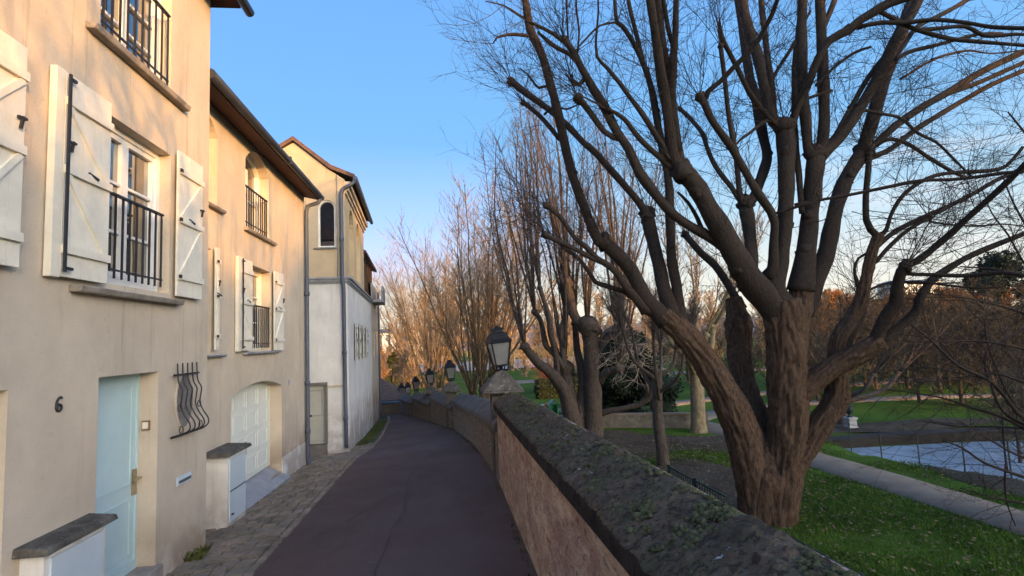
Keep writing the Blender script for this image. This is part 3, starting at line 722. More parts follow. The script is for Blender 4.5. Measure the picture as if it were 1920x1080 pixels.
def sill(mp_, par, u0, u1, v, dep=.11, h=.06, mt='stone_sill', back=.25):
    s = MB(); s.hexa([mp_(u0,v-h,-dep+.02), mp_(u1,v-h,-dep+.02), mp_(u1,v-h,back), mp_(u0,v-h,back)], [mp_(u0,v-.015,-dep), mp_(u1,v-.015,-dep), mp_(u1,v,back), mp_(u0,v,back)])
    return s.build('sill', MT[mt], par, bevel=.012)
def pipe(par, pts, r, mt, name='downpipe', joints=()):
    P, W = catmull(pts, [r]*len(pts), .08); b = MB(); b.tube(P, W, 12)
    for j in joints: b.lathe(Vector(j), [(r*1.25,-.05),(r*1.25,.05)], 12)
    return b.build(name, MT[mt], par)
def shell(mb, x0, x1, y0, y1, z0, z1):
    """the closed sides and back of a house whose front sheet lies on x1"""
    mb.face([(x0,y0,z0),(x1,y0,z0),(x1,y0,z1),(x0,y0,z1)]); mb.face([(x0,y1,z0),(x0,y1,z1),(x1,y1,z1),(x1,y1,z0)]); mb.face([(x0,y0,z0),(x0,y0,z1),(x0,y1,z1),(x0,y1,z0)]); mb.face([(x0,y0,z1),(x1,y0,z1),(x1,y1,z1),(x0,y1,z1)])

# ---- house number 6
XA = -3.1; m1_ = mapx(XA)
h1 = thing('plaster_house', 'ochre plaster house with white board shutters and pale blue door numbered 6', 'house', (XA, 5, -2.3))
b = MB()
OPS = [(5.35,6.37,-2.19,-.19,.20,0), (5.30,6.56,.66,2.25,.19,0), (5.23,6.53,2.96,4.4,.19,0), (2.4,4.33,-2.3,-.21,.22,0), (2.5,3.6,.66,2.25,.19,0)]
facade(b, m1_, 1.5, 7.57, -2.9, 4.78, OPS); shell(b, -9, XA, 1.5, 7.57, -2.9, 4.78)
b.build('wall', MT['plaster_a'], h1)
# small oval window with a bulged iron grille
window(m1_, h1, 5.30, 6.56, .66, 2.25, .17, 2, 3); railing(m1_, h1, 5.31, 6.44, .72, 1.52, .02, 10)
window(m1_, h1, 5.23, 6.53, 2.96, 4.4, .17, 2, 4); railing(m1_, h1, 5.25, 6.47, 3.0, 3.86, .0, 10)
window(m1_, h1, 2.5, 3.6, .66, 2.25, .17)
sill(m1_, h1, 4.92, 6.72, .605, .11, .07); sill(m1_, h1, 5.02, 6.84, 2.955, .10, .075)
shutter(m1_, h1, 4.70, 5.31, .64, 2.31, 'l', True, 1, 'wide left shutter with a long black hinge bar')
shutter(m1_, h1, 6.60, 7.22, .64, 2.32, 'r', False, -1, 'right shutter with a pale stained face')
shutter(m1_, h1, 3.66, 4.28, .65, 2.28, 'r', False, -1)
b = MB(); lx = .2
def panel(mb, mp_, u0, u1, v0, v1, d, w=.022, t_=.010):
    for (a, b_, c, e) in ((u0,u1,v0,v0+w),(u0,u1,v1-w,v1),(u0,u0+w,v0+w,v1-w),(u1-w,u1,v0+w,v1-w)): fbox(mb, mp_, a, b_, c, e, d-t_, d+.01)
fbox(b, m1_, 5.35, 6.37, -2.19, -.19, .20, .25)
panel(b, m1_, 5.47, 6.26, -1.33, -.31, .20); panel(b, m1_, 5.47, 6.26, -2.03, -1.47, .20); fbox(b, m1_, 5.36, 6.36, -2.185, -2.09, .178, .201)
panel(b, m1_, 5.353, 6.367, -2.186, -.193, .199, .035, .014)
dr = b.build('door', MT['teal'], h1)
b = MB(); fbox(b, m1_, 6.275, 6.335, -1.44, -1.18, .175, .199); b.build('lock_plate', MT['brass'], dr)
b = MB(); b.bar(m1_(6.31,-1.27,.18), m1_(6.31,-1.27,.13), .02); b.bar(m1_(6.32,-1.27,.13), m1_(6.21,-1.275,.125), .02); b.build('handle', MT['brass'], dr)
b = MB(); fbox(b, m1_, 5.3, 6.42, -2.5, -2.183, -.06, .19); b.build('doorstep', MT['stone_sill'], h1, bevel=.012)
b = MB(); d_ = [(6.371-.004, -.70, .07), ]; b.box((XA-.15,6.352,-.80), (XA-.07,6.372,-.70)); o = b.build('doorbell', MT['rust'], h1)
b = MB(); b.box((XA-.14,6.345,-.785), (XA-.085,6.353,-.715)); b.build('button_plate', MT['cream'], o)
# garage leaf at the frame edge
b = MB(); fbox(b, m1_, 2.4, 4.33, -2.3, -.21, .2, .25); b.build('garage_door', mat('grey_garage_leaf', (.50,.48,.44), .6, .1, 2), h1)
# house number 6
b = MB(); cy6, cz6 = 4.835, -.37
K6 = .56
pts = [(cy6+K6*.05*math.cos(t), cz6+K6*(-.045+.048*math.sin(t))) for t in np.linspace(0, 2*math.pi, 22)]
b.tube([m1_(u, v, -.012) for u, v in pts], 0.0095, 6)
st = [(.052,.085),(.03,.10),(0,.095),(-.03,.065),(-.046,.02),(-.047,-.03),(-.042,-.06)]
P, W = catmull([m1_(cy6+K6*u, cz6+K6*v, -.012) for u, v in st], [.0095]*len(st), .01); b.tube(P, W, 6); b.build('house_number', MT['iron'], h1)
# oval window
b = MB(); oc, ov, ra, rb = 6.95, -.56, .20, .30
ell = [(oc+ra*math.cos(t), ov+rb*math.sin(t)) for t in np.linspace(0, 2*math.pi, 29)[:-1]]
b.hexa([m1_(u,v,-.002) for u, v in ell], [m1_(u,v,-.012) for u, v in ell]); ow_ = b.build('oval_window', mat('dusty_oval_glass', (.22,.20,.185), .5, .3, 6, spec=.4), h1)
b = MB(); e2 = [(lerp(oc,u,1.12), lerp(ov,v,1.1)) for u, v in ell]
for k in range(28): b.hexa([m1_(*ell[k],-.002), m1_(*ell[(k+1)%28],-.002), m1_(*e2[(k+1)%28],-.002), m1_(*e2[k],-.002)], [m1_(*ell[k],-.016), m1_(*ell[(k+1)%28],-.016), m1_(*e2[(k+1)%28],-.012), m1_(*e2[k],-.012)])
b.build('oval_frame', MT['plaster_a'], ow_)
gr = MB(); gr.bar(m1_(6.60,-.25,-.05), m1_(7.22,-.25,-.05), .016, .022); gr.bar(m1_(6.60,-.93,-.03), m1_(7.22,-.93,-.03), .016, .022)
for k in range(5):
    u = 6.68+.12*k
    pr_ = [(-.12,-.05),(-.22,-.052),(-.34,-.065),(-.42,-.105),(-.50,-.10),(-.60,-.09),(-.70,-.13),(-.79,-.185),(-.86,-.185),(-.91,-.12),(-.93,-.035)]
    P, W = catmull([m1_(u,v,d) for v, d in pr_], [.0085]*len(pr_), .02); gr.tube(P, W, 6)
for u0_, sg in ((6.68,-1),(7.16,-1)):
    for vc, dc, r0 in ((-.62,-.10,.055),(-.86,-.12,.06)):
        sp = [m1_(u0_+sg*(.005+r0*(1-t*.6)*(1-math.cos(t*7))), vc+r0*(1-t*.6)*math.sin(t*7)*.9, dc) for t in np.linspace(0,1,26)]; gr.tube(sp, .006, 5)
gr.build('window_grille', MT['iron'], h1)
b = MB(); fbox(b, m1_, 6.80, 7.14, -1.495, -1.40, -.012, .0); ms_ = b.build('letter_slot', MT['boxblue'], h1)
b = MB(); fbox(b, m1_, 6.825, 7.115, -1.475, -1.445, -.02, -.0125); b.build('slot_flap', MT['zinc'], ms_)
# roof eave above the frame
b = MB(); b.hexa([(-9.3,1.2,4.79),(-2.78,1.2,4.79),(-2.78,7.78,4.79),(-9.3,7.78,4.79)], [(-9.3,1.2,4.86),(-2.78,1.2,4.86),(-2.78,7.78,4.86),(-9.3,7.78,4.86)]); b.build('soffit', MT['soffit'], h1)
b = MB(); b.hexa([(-9.3,1.2,4.865),(-2.72,1.2,4.865),(-2.72,7.80,4.865),(-9.3,7.80,4.865)], [(-6,1.2,7.2),(-5.9,1.2,7.2),(-5.9,7.8,7.2),(-6,7.8,7.2)]); b.build('roof', MT['tile'], h1)
b = MB(); b.tube([(-2.70,1.2,4.80),(-2.70,7.9,4.80)], .065, 12); b.build('gutter', MT['zinc_dark'], h1)

# meter cabinets
def cabinet(mp_, label, u0, u1, v0, v1, dep, capu0, capu1, caph, back):
    t = thing('meter_cabinet', label, 'cabinet', mp_((u0+u1)/2, v0, -dep/2), 'meter cabinets against the house fronts')
    b = MB(); fbox(b, mp_, u0, u1, v0-.3, v1, -dep, .05); b.build('body', MT['white_wall'], t)
    b = MB(); fbox(b, mp_, u0+.05, u1-.06, v0+.02, v1-.05, -dep-.018, -dep+.001); dd = b.build('door', MT['boxblue'], t, bevel=.004)
    b = MB(); vm_ = lerp(v0, v1, .47); fbox(b, mp_, u0+.05, u1-.06, vm_-.008, vm_+.008, -dep-.022, -dep-.017)
    b.bar(mp_(u0+.10,v0+.12,-dep-.02), mp_(u0+.15,v0+.12,-dep-.03), .02); b.build('door_catch', MT['iron'], dd)
    b = MB(); b.hexa([mp_(capu0,caph,-dep-.07), mp_(capu1,caph,-dep-.07), mp_(capu1,caph,.02), mp_(capu0,caph,.02)], [mp_(capu0+.02,caph+.05,-dep-.06), mp_(capu1-.02,caph+.05,-dep-.06), mp_(capu1-.01,caph+.07,.02), mp_(capu0+.01,caph+.07,.02)])
    b.build('stone_cap', MT['cap_stone'], t, bevel=.012)
cabinet(m1_, 'pale blue meter cabinet with lichen stone cap beside the door numbered 6', 4.50, 5.22, -2.3, -1.40, .16, 4.42, 5.29, -1.40, 0)

# ---- second house: garage, arched window, red soffit
XB = -3.5; m2_ = mapx(XB)
h2 = thing('garage_house', 'beige plaster house with arched white garage door and deep red brown eave', 'house', (XB, 11, -2.5))
b = MB()
OPS = [(9.44,12.15,-2.5,-.59,.28,.17), (10.04,11.32,2.15,3.68,.25,.30), (10.2,11.42,-.02,1.52,.24,0), (7.9,8.86,2.2,3.55,.25,.25), (7.8,8.66,-.02,1.52,.24,0)]
facade(b, m2_, 7.0, 14.05, -3.2, 3.74, OPS); shell(b, -9, XB, 7.0, 14.05, -3.2, 3.74); b.build('wall', MT['plaster_b'], h2)
b = MB(); fbox(b, m2_, 12.15, 14.07, -3.1, -2.24, -.018, .0); b.build('plinth', MT['white_wall'], h2)
b = MB(); ga = arch_pts(9.44, 12.15, -.76, .17)
b.face([m2_(9.44,-2.36,.24), m2_(12.15,-2.36,.24)]+[m2_(u,v,.24) for u, v in ga[::-1]])
for k in range(4):
    for q in range(4): panel(b, m2_, 9.56+.62*q, 9.56+.62*q+.54, -2.28+.41*k, -2.28+.41*k+.31, .24, .03, .008)
gd = b.build('garage_door', MT['garage'], h2)
b = MB(); b.bar(m2_(10.72,-1.72,.23), m2_(10.72,-1.72,.18), .03); b.bar(m2_(10.64,-1.70,.18), m2_(10.80,-1.74,.18), .025); fbox(b, m2_, 10.69, 10.75, -1.88, -1.66, .215, .235); b.build('handle', MT['iron'], gd)
b = MB(); b.hexa([m2_(9.4,-2.9,-.20), m2_(12.2,-2.9,-.16), m2_(12.15,-2.9,.3), m2_(9.44,-2.9,.3)], [m2_(9.4,-2.535,-.20), m2_(12.2,-2.63,-.16), m2_(12.15,-2.37,.3), m2_(9.44,-2.355,.3)]); b.build('garage_apron', mat('pale_concrete', (.33,.325,.33), .9, .15, 3, .2, 40), h2)
window(m2_, h2, 10.04, 11.32, 2.15, 3.68, .23, 2, 2, .30); railing(m2_, h2, 10.05, 11.30, 2.19, 2.92, .03, 11)
window(m2_, h2, 10.2, 11.42, -.02, 1.52, .22, 2, 3, 0, .05, 'cream'); railing(m2_, h2, 10.22, 11.4, .03, .80, .02, 11)
window(m2_, h2, 7.9, 8.86, 2.2, 3.55, .23, 1, 2, .25); window(m2_, h2, 7.8, 8.66, -.02, 1.52, .22, 1)
sill(m2_, h2, 9.95, 11.62, 2.145, .09, .07); sill(m2_, h2, 9.92, 11.72, -.03, .09, .055, 'sill_grey'); sill(m2_, h2, 7.8, 9.02, 2.195, .09, .06); sill(m2_, h2, 7.8, 9.08, -.04, .09, .05, 'sill_grey')
shutter(m2_, h2, 9.66, 10.20, -.01, 1.55, 'l', True, 1, 'left shutter standing proud of the wall'); shutter(m2_, h2, 11.46, 12.05, -.03, 1.55, 'r', False, -1, 'right shutter lying flat'); shutter(m2_, h2, 8.66, 8.78, .02, 1.55, 'r', False, 1, 'narrow shutter edge behind the corner of the first house')
b = MB(); b.lathe((0,0,0), [(.075,-.05),(.075,0),(.05,.005)], 14)
b2 = MB(); b2.v = [m2_(12.68+x, -.74+y, -z) for x, y, z in b.v]; b2.f = b.f; b2.sm = b.sm; b2.mi = b.mi; b2.build('vent', MT['sill_grey'], h2)
b = MB(); b.hexa([(-3.5,7.0,3.741),(-3.14,7.0,3.66),(-3.14,14.1,3.66),(-3.5,14.1,3.741)], [(-3.5,7.0,3.78),(-3.14,7.0,3.70),(-3.14,14.1,3.70),(-3.5,14.1,3.78)]); b.build('soffit', MT['soffit'], h2)
b = MB(); b.hexa([(-9,7.58,3.80),(-3.08,7.58,3.80),(-3.08,14.12,3.80),(-9,14.12,3.80)], [(-6.6,7.58,5.0),(-6.5,7.58,5.0),(-6.5,14.12,5.0),(-6.6,14.12,5.0)]); b.face([(-9,7.58,3.81),(-6.55,7.58,5.0),(-3.1,7.58,3.81)]); b.build('roof', MT['tile'], h2)
b = MB(); b.tube([(-3.10,7.58,3.735),(-3.10,14.16,3.735)], .07, 12)
b.box((-3.16,11.2,3.66),(-3.03,11.24,3.81)); b.build('gutter', MT['zinc_dark'], h2)
pipe(h2, [(-3.10,14.0,3.70),(-3.14,14.0,3.58),(-3.40,13.98,3.48),(-3.43,13.98,3.36),(-3.43,13.98,2.2),(-3.43,13.98,-.8),(-3.43,13.98,-2.66),(-3.40,13.98,-2.78),(-3.30,13.98,-2.82)], .05, 'zinc', 'downpipe', [(-3.43,13.98,-.85),(-3.43,13.98,1.3),(-3.43,13.98,-2.0)])
cabinet(m2_, 'white meter cabinet with stone cap left of the arched garage door', 8.52, 9.24, -2.46, -1.50, .30, 8.42, 9.32, -1.50, 0)

# ---- third house: white lower storey, tan gable with arched window
YC = 17.0; XC = -3.0; m3_ = mapy(YC); AN = math.atan(.06); m3s = mapl((XC, YC), AN)
h3 = thing('gable_house', 'white and tan gabled house with arched windows and zinc pipe', 'house', (XC, 18, -3.1))
b = MB(); facade(b, m3_, -6.6, XC, -3.8, 1.98, [(-4.25,-3.66,-2.82,-1.12,.14,0)])
L3 = 9.0
facade(b, m3s, 0, L3, -4.6, 1.98, [(2.0,2.9,-.45,.72,.12,0), (4.7,5.6,-.45,.72,.12,0)])
p4 = m3s(L3,0,0); b.face([(p4[0],p4[1],-4.6),(-9,p4[1],-4.6),(-9,p4[1],1.98),(p4[0],p4[1],1.98)]); b.face([(-6.6,YC,1.98),(XC,YC,1.98),(p4[0],p4[1],1.98),(-9,p4[1],1.98)])
b.build('lower_wall', MT['white_wall'], h3)
b = MB(); fbox(b, m3_, -4.25, -3.66, -2.82, -1.12, .10, .15)
panel(b, m3_, -4.17, -3.74, -2.05, -1.22, .10, .03, .02); panel(b, m3_, -4.17, -3.74, -2.72, -2.22, .10, .03, .02); fbox(b, m3_, -4.25, -3.66, -2.16, -2.09, .08, .101)
dd = b.build('door', MT['grey_door'], h3)
b = MB(); fbox(b, m3_, -4.25, -3.60, -1.12, -1.04, -.03, .10); fbox(b, m3_, -3.66, -3.60, -2.82, -1.12, -.03, .10); fbox(b, m3_, -4.3, -3.62, -3.2, -2.82, -.12, .10); b.build('door_frame', mat('dark_door_outline', (.20,.18,.16), .8, .25, 5), h3)  # darker grey-brown outline around the door and its step
b = MB(); fbox(b, m3_, -4.17, -3.74, -2.05, -1.98, .085, .10); fbox(b, m3_, -4.17, -3.74, -1.30, -1.22, .085, .10); fbox(b, m3_, -4.17, -4.11, -1.98, -1.30, .085, .10); fbox(b, m3_, -3.80, -3.74, -1.98, -1.30, .085, .10); b.build('moulding', mat('moulding_grey', (.36,.35,.31), .6, .1, 5), dd)
b = MB(); b.bar(m3_(-4.10,-2.0,.10), m3_(-4.10,-2.0,.05), .05); b.build('door_knob', MT['iron'], dd)
b = MB()
for (z0, z1, pr_) in ((1.86,1.92,.03),(1.92,2.0,.07),(2.0,2.06,.12)):
    fbox(b, m3_, -6.6, XC+pr_, z0+.001, z1, -pr_, .3); fbox(b, m3s, .302, L3+.05, z0+.001, z1, -pr_-.001, .3)
b.build('cornice', MT['sill_grey'], h3)
b = MB(); fbox(b, m3_, -3.66, -3.16, -1.21, -1.14, -.012, .0); b.build('string_band', MT['plaster_b'], h3)
# upper gable storey
U3 = 6.2; xu = XC-.04
b = MB(); facade(b, m3_, -6.6, xu, 2.06, 4.95, [(-3.84,-3.33,2.98,4.42,.12,.255)])
gp = [(-6.6,4.95),(xu,4.95),(xu,5.05),(-3.45,5.33),(-4.53,6.22),(-6.6,4.95)]
b.face([m3_(u,v,0) for u, v in gp[:-1]])
mu = mapl((xu, YC), AN); facade(b, mu, 0, U3, 2.06, 5.05, [(1.0,2.4,2.3,4.5,.5,.70), (3.2,4.6,2.3,4.5,.5,.70)])
pe = mu(U3,0,0); b.face([(pe[0],pe[1],2.06),(-8,pe[1],2.06),(-8,pe[1],4.95),(-4.9,pe[1],6.2),(pe[0],pe[1],5.05)])
b.build('gable_wall', MT['plaster_c'], h3)
window(m3_, h3, -3.84, -3.33, 2.98, 4.42, .10, 1, 1, .255, .04); sill(m3_, h3, -3.96, -3.26, 2.975, .08, .06, 'sill_grey', .1)
b = MB()
for i_, y_ in ((0, YC-.12), (1, pe[1]+.1)): pass
ov = [(-6.7,4.86),(-4.53,6.26),(-3.45,5.37),(-2.74,5.08)]; up_ = [(-6.7,4.99),(-4.53,6.39),(-3.42,5.49),(-2.72,5.19)]
sh_ = -.06*(U3+.2)
for k in range(3):
    b.hexa([(ov[k][0],YC-.10,ov[k][1]),(ov[k+1][0],YC-.10,ov[k+1][1]),(ov[k+1][0]+sh_,pe[1]+.1,ov[k+1][1]),(ov[k][0]+sh_,pe[1]+.1,ov[k][1])], [(up_[k][0],YC-.10,up_[k][1]),(up_[k+1][0],YC-.10,up_[k+1][1]),(up_[k+1][0]+sh_,pe[1]+.1,up_[k+1][1]),(up_[k][0]+sh_,pe[1]+.1,up_[k][1])])
b.build('roof', MT['tile'], h3)
b = MB(); b.tube([(-2.70,YC-.12,5.06),(-2.70+sh_,pe[1]+.1,5.06)], .07, 10); b.build('gutter', MT['zinc'], h3)
b = MB()
for (z0, z1, pr_) in ((4.62,4.72,.05),(4.72,4.84,.11),(4.84,5.0,.18)): fbox(b, mu, .02, U3, z0+.001, z1, -pr_, .0)
b.build('eave_moulding', MT['plaster_a'], h3)
pipe(h3, [(-2.72,16.93,5.0),(-2.80,16.93,4.9),(-3.08,16.93,4.74),(-3.13,16.93,4.6),(-3.13,16.92,3.4),(-3.13,16.92,2.1),(-3.10,16.86,1.9),(-3.09,16.9,1.75),(-3.09,16.92,0),(-3.07,16.92,-2.6),(-3.06,16.90,-2.95)], .055, 'zinc', 'downpipe', [(-3.09,16.92,-.2),(-3.13,16.92,3.2),(-3.08,16.92,-2.1)])
b = MB(); b.tube([m3_(-3.26,2.0,-.03), m3_(-3.26,5.2,-.03)], .014, 6); b.build('cable', MT['sill_grey'], h3)
# shutters on the long side
for k, (u0, v0) in enumerate(((2.0,-.45),(4.7,-.45))):
    window(m3s, h3, u0, u0+.9, v0, v0+1.17, .10, 2, 2)
    shutter(m3s, h3, u0-.47, u0-.02, v0-.02, v0+1.19, 'l', False, 1, None, 'grey_green'); shutter(m3s, h3, u0+.92, u0+1.37, v0-.02, v0+1.19, 'r', False, -1, None, 'grey_green')
# side extension with its own dark eave, and the last block with a balcony
b = MB(); mq = mapl((m3s(U3,0,.35)[0], m3s(U3,0,.35)[1]), AN); facade(b, mq, 0, 6.0, 2.06, 3.7, [(.6,1.6,2.1,3.4,.25,0),(2.4,3.4,2.1,3.4,.25,0)]); qe = mq(6,0,0); b.face([(qe[0],qe[1],-4),(-8.5,qe[1],-4),(-8.5,qe[1],3.7),(qe[0],qe[1],3.7)]); b.build('side_wall', MT['plaster_a'], h3)
b = MB(); b.hexa([mq(-.2,3.74,-.42), mq(6.2,3.74,-.42), mq(6.2,4.6,2.2), mq(-.2,4.6,2.2)], [mq(-.2,3.86,-.42), mq(6.2,3.86,-.42), mq(6.2,4.74,2.2), mq(-.2,4.74,2.2)]); b.build('side_roof', MT['soffit'], h3)
b = MB()
for k in range(5): fbox(b, mq, .2+1.2*k, .34+1.2*k, 2.06, 3.72, -.25, -.12)
b.build('timber_posts', mat('dark_timber', (.09,.05,.03), .8, .3, 6), h3)
h4 = thing('balcony_block', 'narrow cream block with a small balcony beyond the white gabled house', 'house', (-3.9, 30, -3.8))
m4 = mapl((m3s(L3+.02,0,0)[0], m3s(L3+.02,0,0)[1]), AN); b = MB(); facade(b, m4, 0, 5.0, -4.8, 2.9, [(1.2,2.0,-.6,.7,.15,0),(3.2,4.0,-.6,.7,.15,0)]); e4 = m4(5,0,0); b.face([(e4[0],e4[1],-4.8),(-9,e4[1],-4.8),(-9,e4[1],2.9),(e4[0],e4[1],2.9)]); b.face([m4(0,2.9,0), m4(5,2.9,0), m4(5,2.9,5), m4(0,2.9,5)]); b.build('wall', MT['plaster_b'], h4)
for u0 in (1.2, 3.2): window(m4, h4, u0, u0+.8, -.6, .7, .12, 2, 2)
b = MB(); fbox(b, m4, .6, 3.0, 2.0, 2.12, -.5, 0); fbox(b, m4, .6, 3.0, 2.12, 2.75, -.5, -.42); b.build('balcony', MT['sill_grey'], h4)
pipe(h4, [m4(4.4,2.8,-.06), m4(4.4,0,-.06), m4(4.4,-3.9,-.06)], .05, 'zinc')
# weeds at the foot of the walls
def weeds(name, label, spots, hmax):
    b = MB()
    for (x, y, r_, n_) in spots:
        for _ in range(n_):
            a_, d_ = rnd.uniform(0, 6.28), r_*math.sqrt(rnd.random()); px_, py_ = x+d_*math.cos(a_), y+d_*math.sin(a_)*1.6; z = gz(px_, py_)
            th = rnd.uniform(0, 6.28); l_ = rnd.uniform(.3, 1)*hmax; lean = Vector((math.cos(th)*.6, math.sin(th)*.6, 1))*l_; w_ = Vector((-math.sin(th), math.cos(th), 0))*l_*.22
            p = Vector((px_, py_, z)); b.face([p, p+lean*.5+w_, p+lean, p+lean*.5-w_])
    o = b.build(name, MT['leaf_olive']); tag(o, label, 'weeds'); return o
o = weeds('weeds', 'dark green weeds at the wall corner below the letter slot', [(-3.02,7.1,.09,90),(-3.03,7.3,.05,40)], .13)
o = weeds('wall_grass', 'x', [(-2.85-.045*(y-18), y, .22, 130) for y in frange(18.6, 27, .7)], .08); del o['label']; del o['category']; o['kind'] = 'stuff'

o = weeds('wall_foot_growth', 'x', [(wx(y)-.05, y, .05, 16) for y in frange(2.5, 26, .22) if noise.noise(Vector((y*.8,0,2))) > -.15], .05); del o['label']; del o['category']; o['kind'] = 'stuff'
# ------------------------------------------------------------------ trees
def twig(b, p, d, L, r, n=3, wob=.18, up=.0, segs=4, tip=.45):
    """a thin wandering shoot; returns its points"""
    P = [Vector(p)]; d = Vector(d).normalized()
    for i in range(segs):
        d = (d+Vector((rnd.uniform(-1,1), rnd.uniform(-1,1), rnd.uniform(-1,1)))*wob+Vector((0,0,up))).normalized()
        P.append(P[-1]+d*(L/segs))
    b.tube(P, [r*lerp(1, tip, i/segs) for i in range(segs+1)], n, False); return P, d
def spray(b, p, d, L, r, depth, up=.05, kids=4, wob=.18, ang=.8, shrink=.55, rmin=.002):
    P, e = twig(b, p, d, L, max(r, rmin), 3 if r < .012 else 4, wob, up)
    if depth <= 0: return
    for k in range(kids):
        i = rnd.randint(1, len(P)-1); t = (P[i]-P[i-1]).normalized()
        s = Vector((rnd.gauss(0,1), rnd.gauss(0,1), rnd.gauss(0,1))); s = (s-t*s.dot(t)).normalized()
        spray(b, P[i], t+s*ang*rnd.uniform(.5,1.2), L*shrink*rnd.uniform(.6,1.2), r*.58, depth-1, up, max(2, kids-1), wob, ang, shrink, rmin)

D0 = 11.0
LIMBS = []      # traced limbs of the big tree: (points [(px, py, radius px)], depth offset at the tip, smooth bark?)
def limb(s, tip=0.0, kind=0, start=None):
    v = [float(x) for x in s.replace(',', ' ').split()]
    LIMBS.append(([tuple(v[i:i+3]) for i in range(0, len(v), 3)], tip, kind, start))
# stems (x, y, full width in pixels of the photograph)
limb('1438 1075 116 1438 1010 98 1438 940 98 1438 895 104 1441 850 84 1450 815 40', .2, 0, .1)
limb('1458 1050 84 1458 1000 74 1466 900 76 1477 800 76 1476 720 76 1474 650 80 1470 600 84 1464 562 76', 0, 0, 0)
limb('1418 1045 60 1417 980 56 1410 900 66 1396 820 76 1362 745 64 1318 670 56 1275 620 52 1242 588 48', .5, 0, 0)
limb('1440 830 60 1426 790 52 1405 745 46 1390 690 46 1387 640 50 1385 606 56 1381 585 40 1376 560 34', 1.0, 0, .5)
limb('1480 640 60 1494 600 62 1502 560 52 1507 500 40', .1, 0)
limb('1502 545 50 1507 500 42 1516 440 34 1522 380 33 1527 320 36 1530 288 32', .1, 1)
# big upright limb from the crotch
limb('1466 600 60 1440 565 58 1412 530 56 1380 480 48 1340 410 42 1302 345 36 1280 322 38', -.5, 1)
limb('1282 330 28 1262 290 24 1250 200 21 1240 140 20 1228 60 18 1214 -30 16', -.9, 1)
limb('1284 330 26 1272 290 22 1260 200 19 1261 130 18 1266 70 13 1268 -30 11', -.6, 1)
limb('1262 240 18 1252 150 17 1240 60 16 1230 -30 14', -.5, 1)
limb('1262 86 10 1252 50 9 1240 -30 8', -.5, 1)
limb('1255 300 14 1240 260 13 1225 180 12 1211 133 11 1190 85 10 1168 50 9 1157 42 9 1151 -20 6', -.2, 1)
limb('1205 115 10 1192 60 9 1180 10 8 1176 -20 7', 0, 1)
limb('1157 42 5 1125 48 4 1094 78 4 1075 100 2', -.6, 2)
limb('1272 322 13 1255 294 13 1228 250 12 1200 208 11 1178 178 10 1164 158 9 1139 128 7 1119 106 6 1117 80 5 1122 20 4 1120 -20 3', -1.2, 1)
limb('1262 318 13 1239 297 12 1200 261 11 1170 222 9 1142 206 8', -.4, 1)
# centre stems
limb('1470 580 56 1452 545 46 1462 500 32 1471 440 28 1473 380 29 1474 320 33 1474 268 38 1470 238 32', .3, 1)
limb('1440 520 30 1449 505 22 1450 458 18 1453 418 18 1446 398 17 1425 368 17 1407 339 16 1384 298 16 1366 268 15 1333 222 14 1322 196 15 1312 182 16', -.8, 1)
limb('1320 188 11 1328 172 10 1350 153 10 1372 130 10 1394 108 10 1417 83 10 1436 50 9 1450 22 9 1464 -20 8', -1.2, 1)
limb('1386 300 11 1378 278 10 1367 222 10 1358 139 9 1351 86 9', -.2, 1)
limb('1470 245 14 1444 222 11 1411 183 11 1383 128 10 1364 92 10 1352 68 12 1349 40 5', -.7, 1)
limb('1468 245 24 1444 215 22 1431 156 21 1419 97 20 1400 42 20 1388 -30 18', .5, 1)
limb('1454 240 15 1449 190 14 1446 150 14 1440 115 12 1433 56 12 1424 -30 11', .9, 1)
limb('1448 150 8 1461 125 7 1483 92 7 1500 60 5 1520 20 4', .7, 2)
limb('1404 545 40 1408 500 27 1407 450 25 1402 405 26 1398 380 26', .9, 1)
limb('1400 390 14 1385 372 11 1372 352 10 1342 313 10 1327 280 9 1317 250 9 1294 222 9 1276 205 8', 1.3, 1)
limb('1400 390 18 1418 360 19 1432 318 20 1438 288 20 1428 242 20 1419 190 19 1406 145 18 1397 83 17 1380 -30 15', 1.4, 1)
limb('1396 385 12 1387 365 11 1383 320 11 1379 280 9', 1.0, 1)
limb('1477 245 18 1484 242 16 1494 206 15 1511 167 15 1522 140 15 1533 111 15 1556 75 16 1592 56 17 1611 39 17 1639 22 18 1667 6 18 1720 -12 18', -1.0, 1)
limb('1606 52 9 1630 46 9 1656 42 9 1694 43 9 1750 37 8 1806 42 8 1861 51 8 1930 53 7', -1.4, 1)
limb('1650 22 9 1672 33 9 1711 53 9 1778 72 9 1833 78 8 1930 86 7', -.6, 1)
limb('1716 57 9 1764 53 8 1811 50 8 1847 67 8 1903 64 7 1930 65 6', -.3, 1)
limb('1678 112 8 1708 96 8 1750 86 8 1790 75 7 1836 64 6 1880 62 4', .3, 1)
# right hand stems
limb('1529 300 24 1516 285 21 1511 222 21 1506 167 20 1503 83 20 1505 -30 17', .3, 1)
limb('1530 300 24 1541 275 22 1545 222 22 1544 139 21 1540 69 20 1536 -30 18', .6, 1)
limb('1542 60 10 1548 42 11 1560 14 11 1572 -20 10', .9, 1)
limb('1504 400 12 1498 330 12 1489 240 13 1490 194 13 1492 111 13 1500 42 13 1503 -30 11', 1.1, 1)
limb('1528 305 26 1552 280 24 1578 252 22 1611 206 21 1639 156 21 1664 106 21 1689 56 21 1711 22 20 1732 -20 18', -.2, 1)
limb('1556 275 11 1569 250 10 1597 200 10 1625 150 10 1656 108 9 1690 70 8', .1, 1)
limb('1502 590 44 1522 545 36 1541 500 33 1552 465 31 1560 420 30 1571 378 29 1589 333 29 1608 300 30 1620 285 28', .6, 1)
limb('1616 292 26 1626 255 25 1636 225 25 1647 181 25 1664 133 24 1678 92 24 1700 33 24 1722 -25 22', .9, 1)
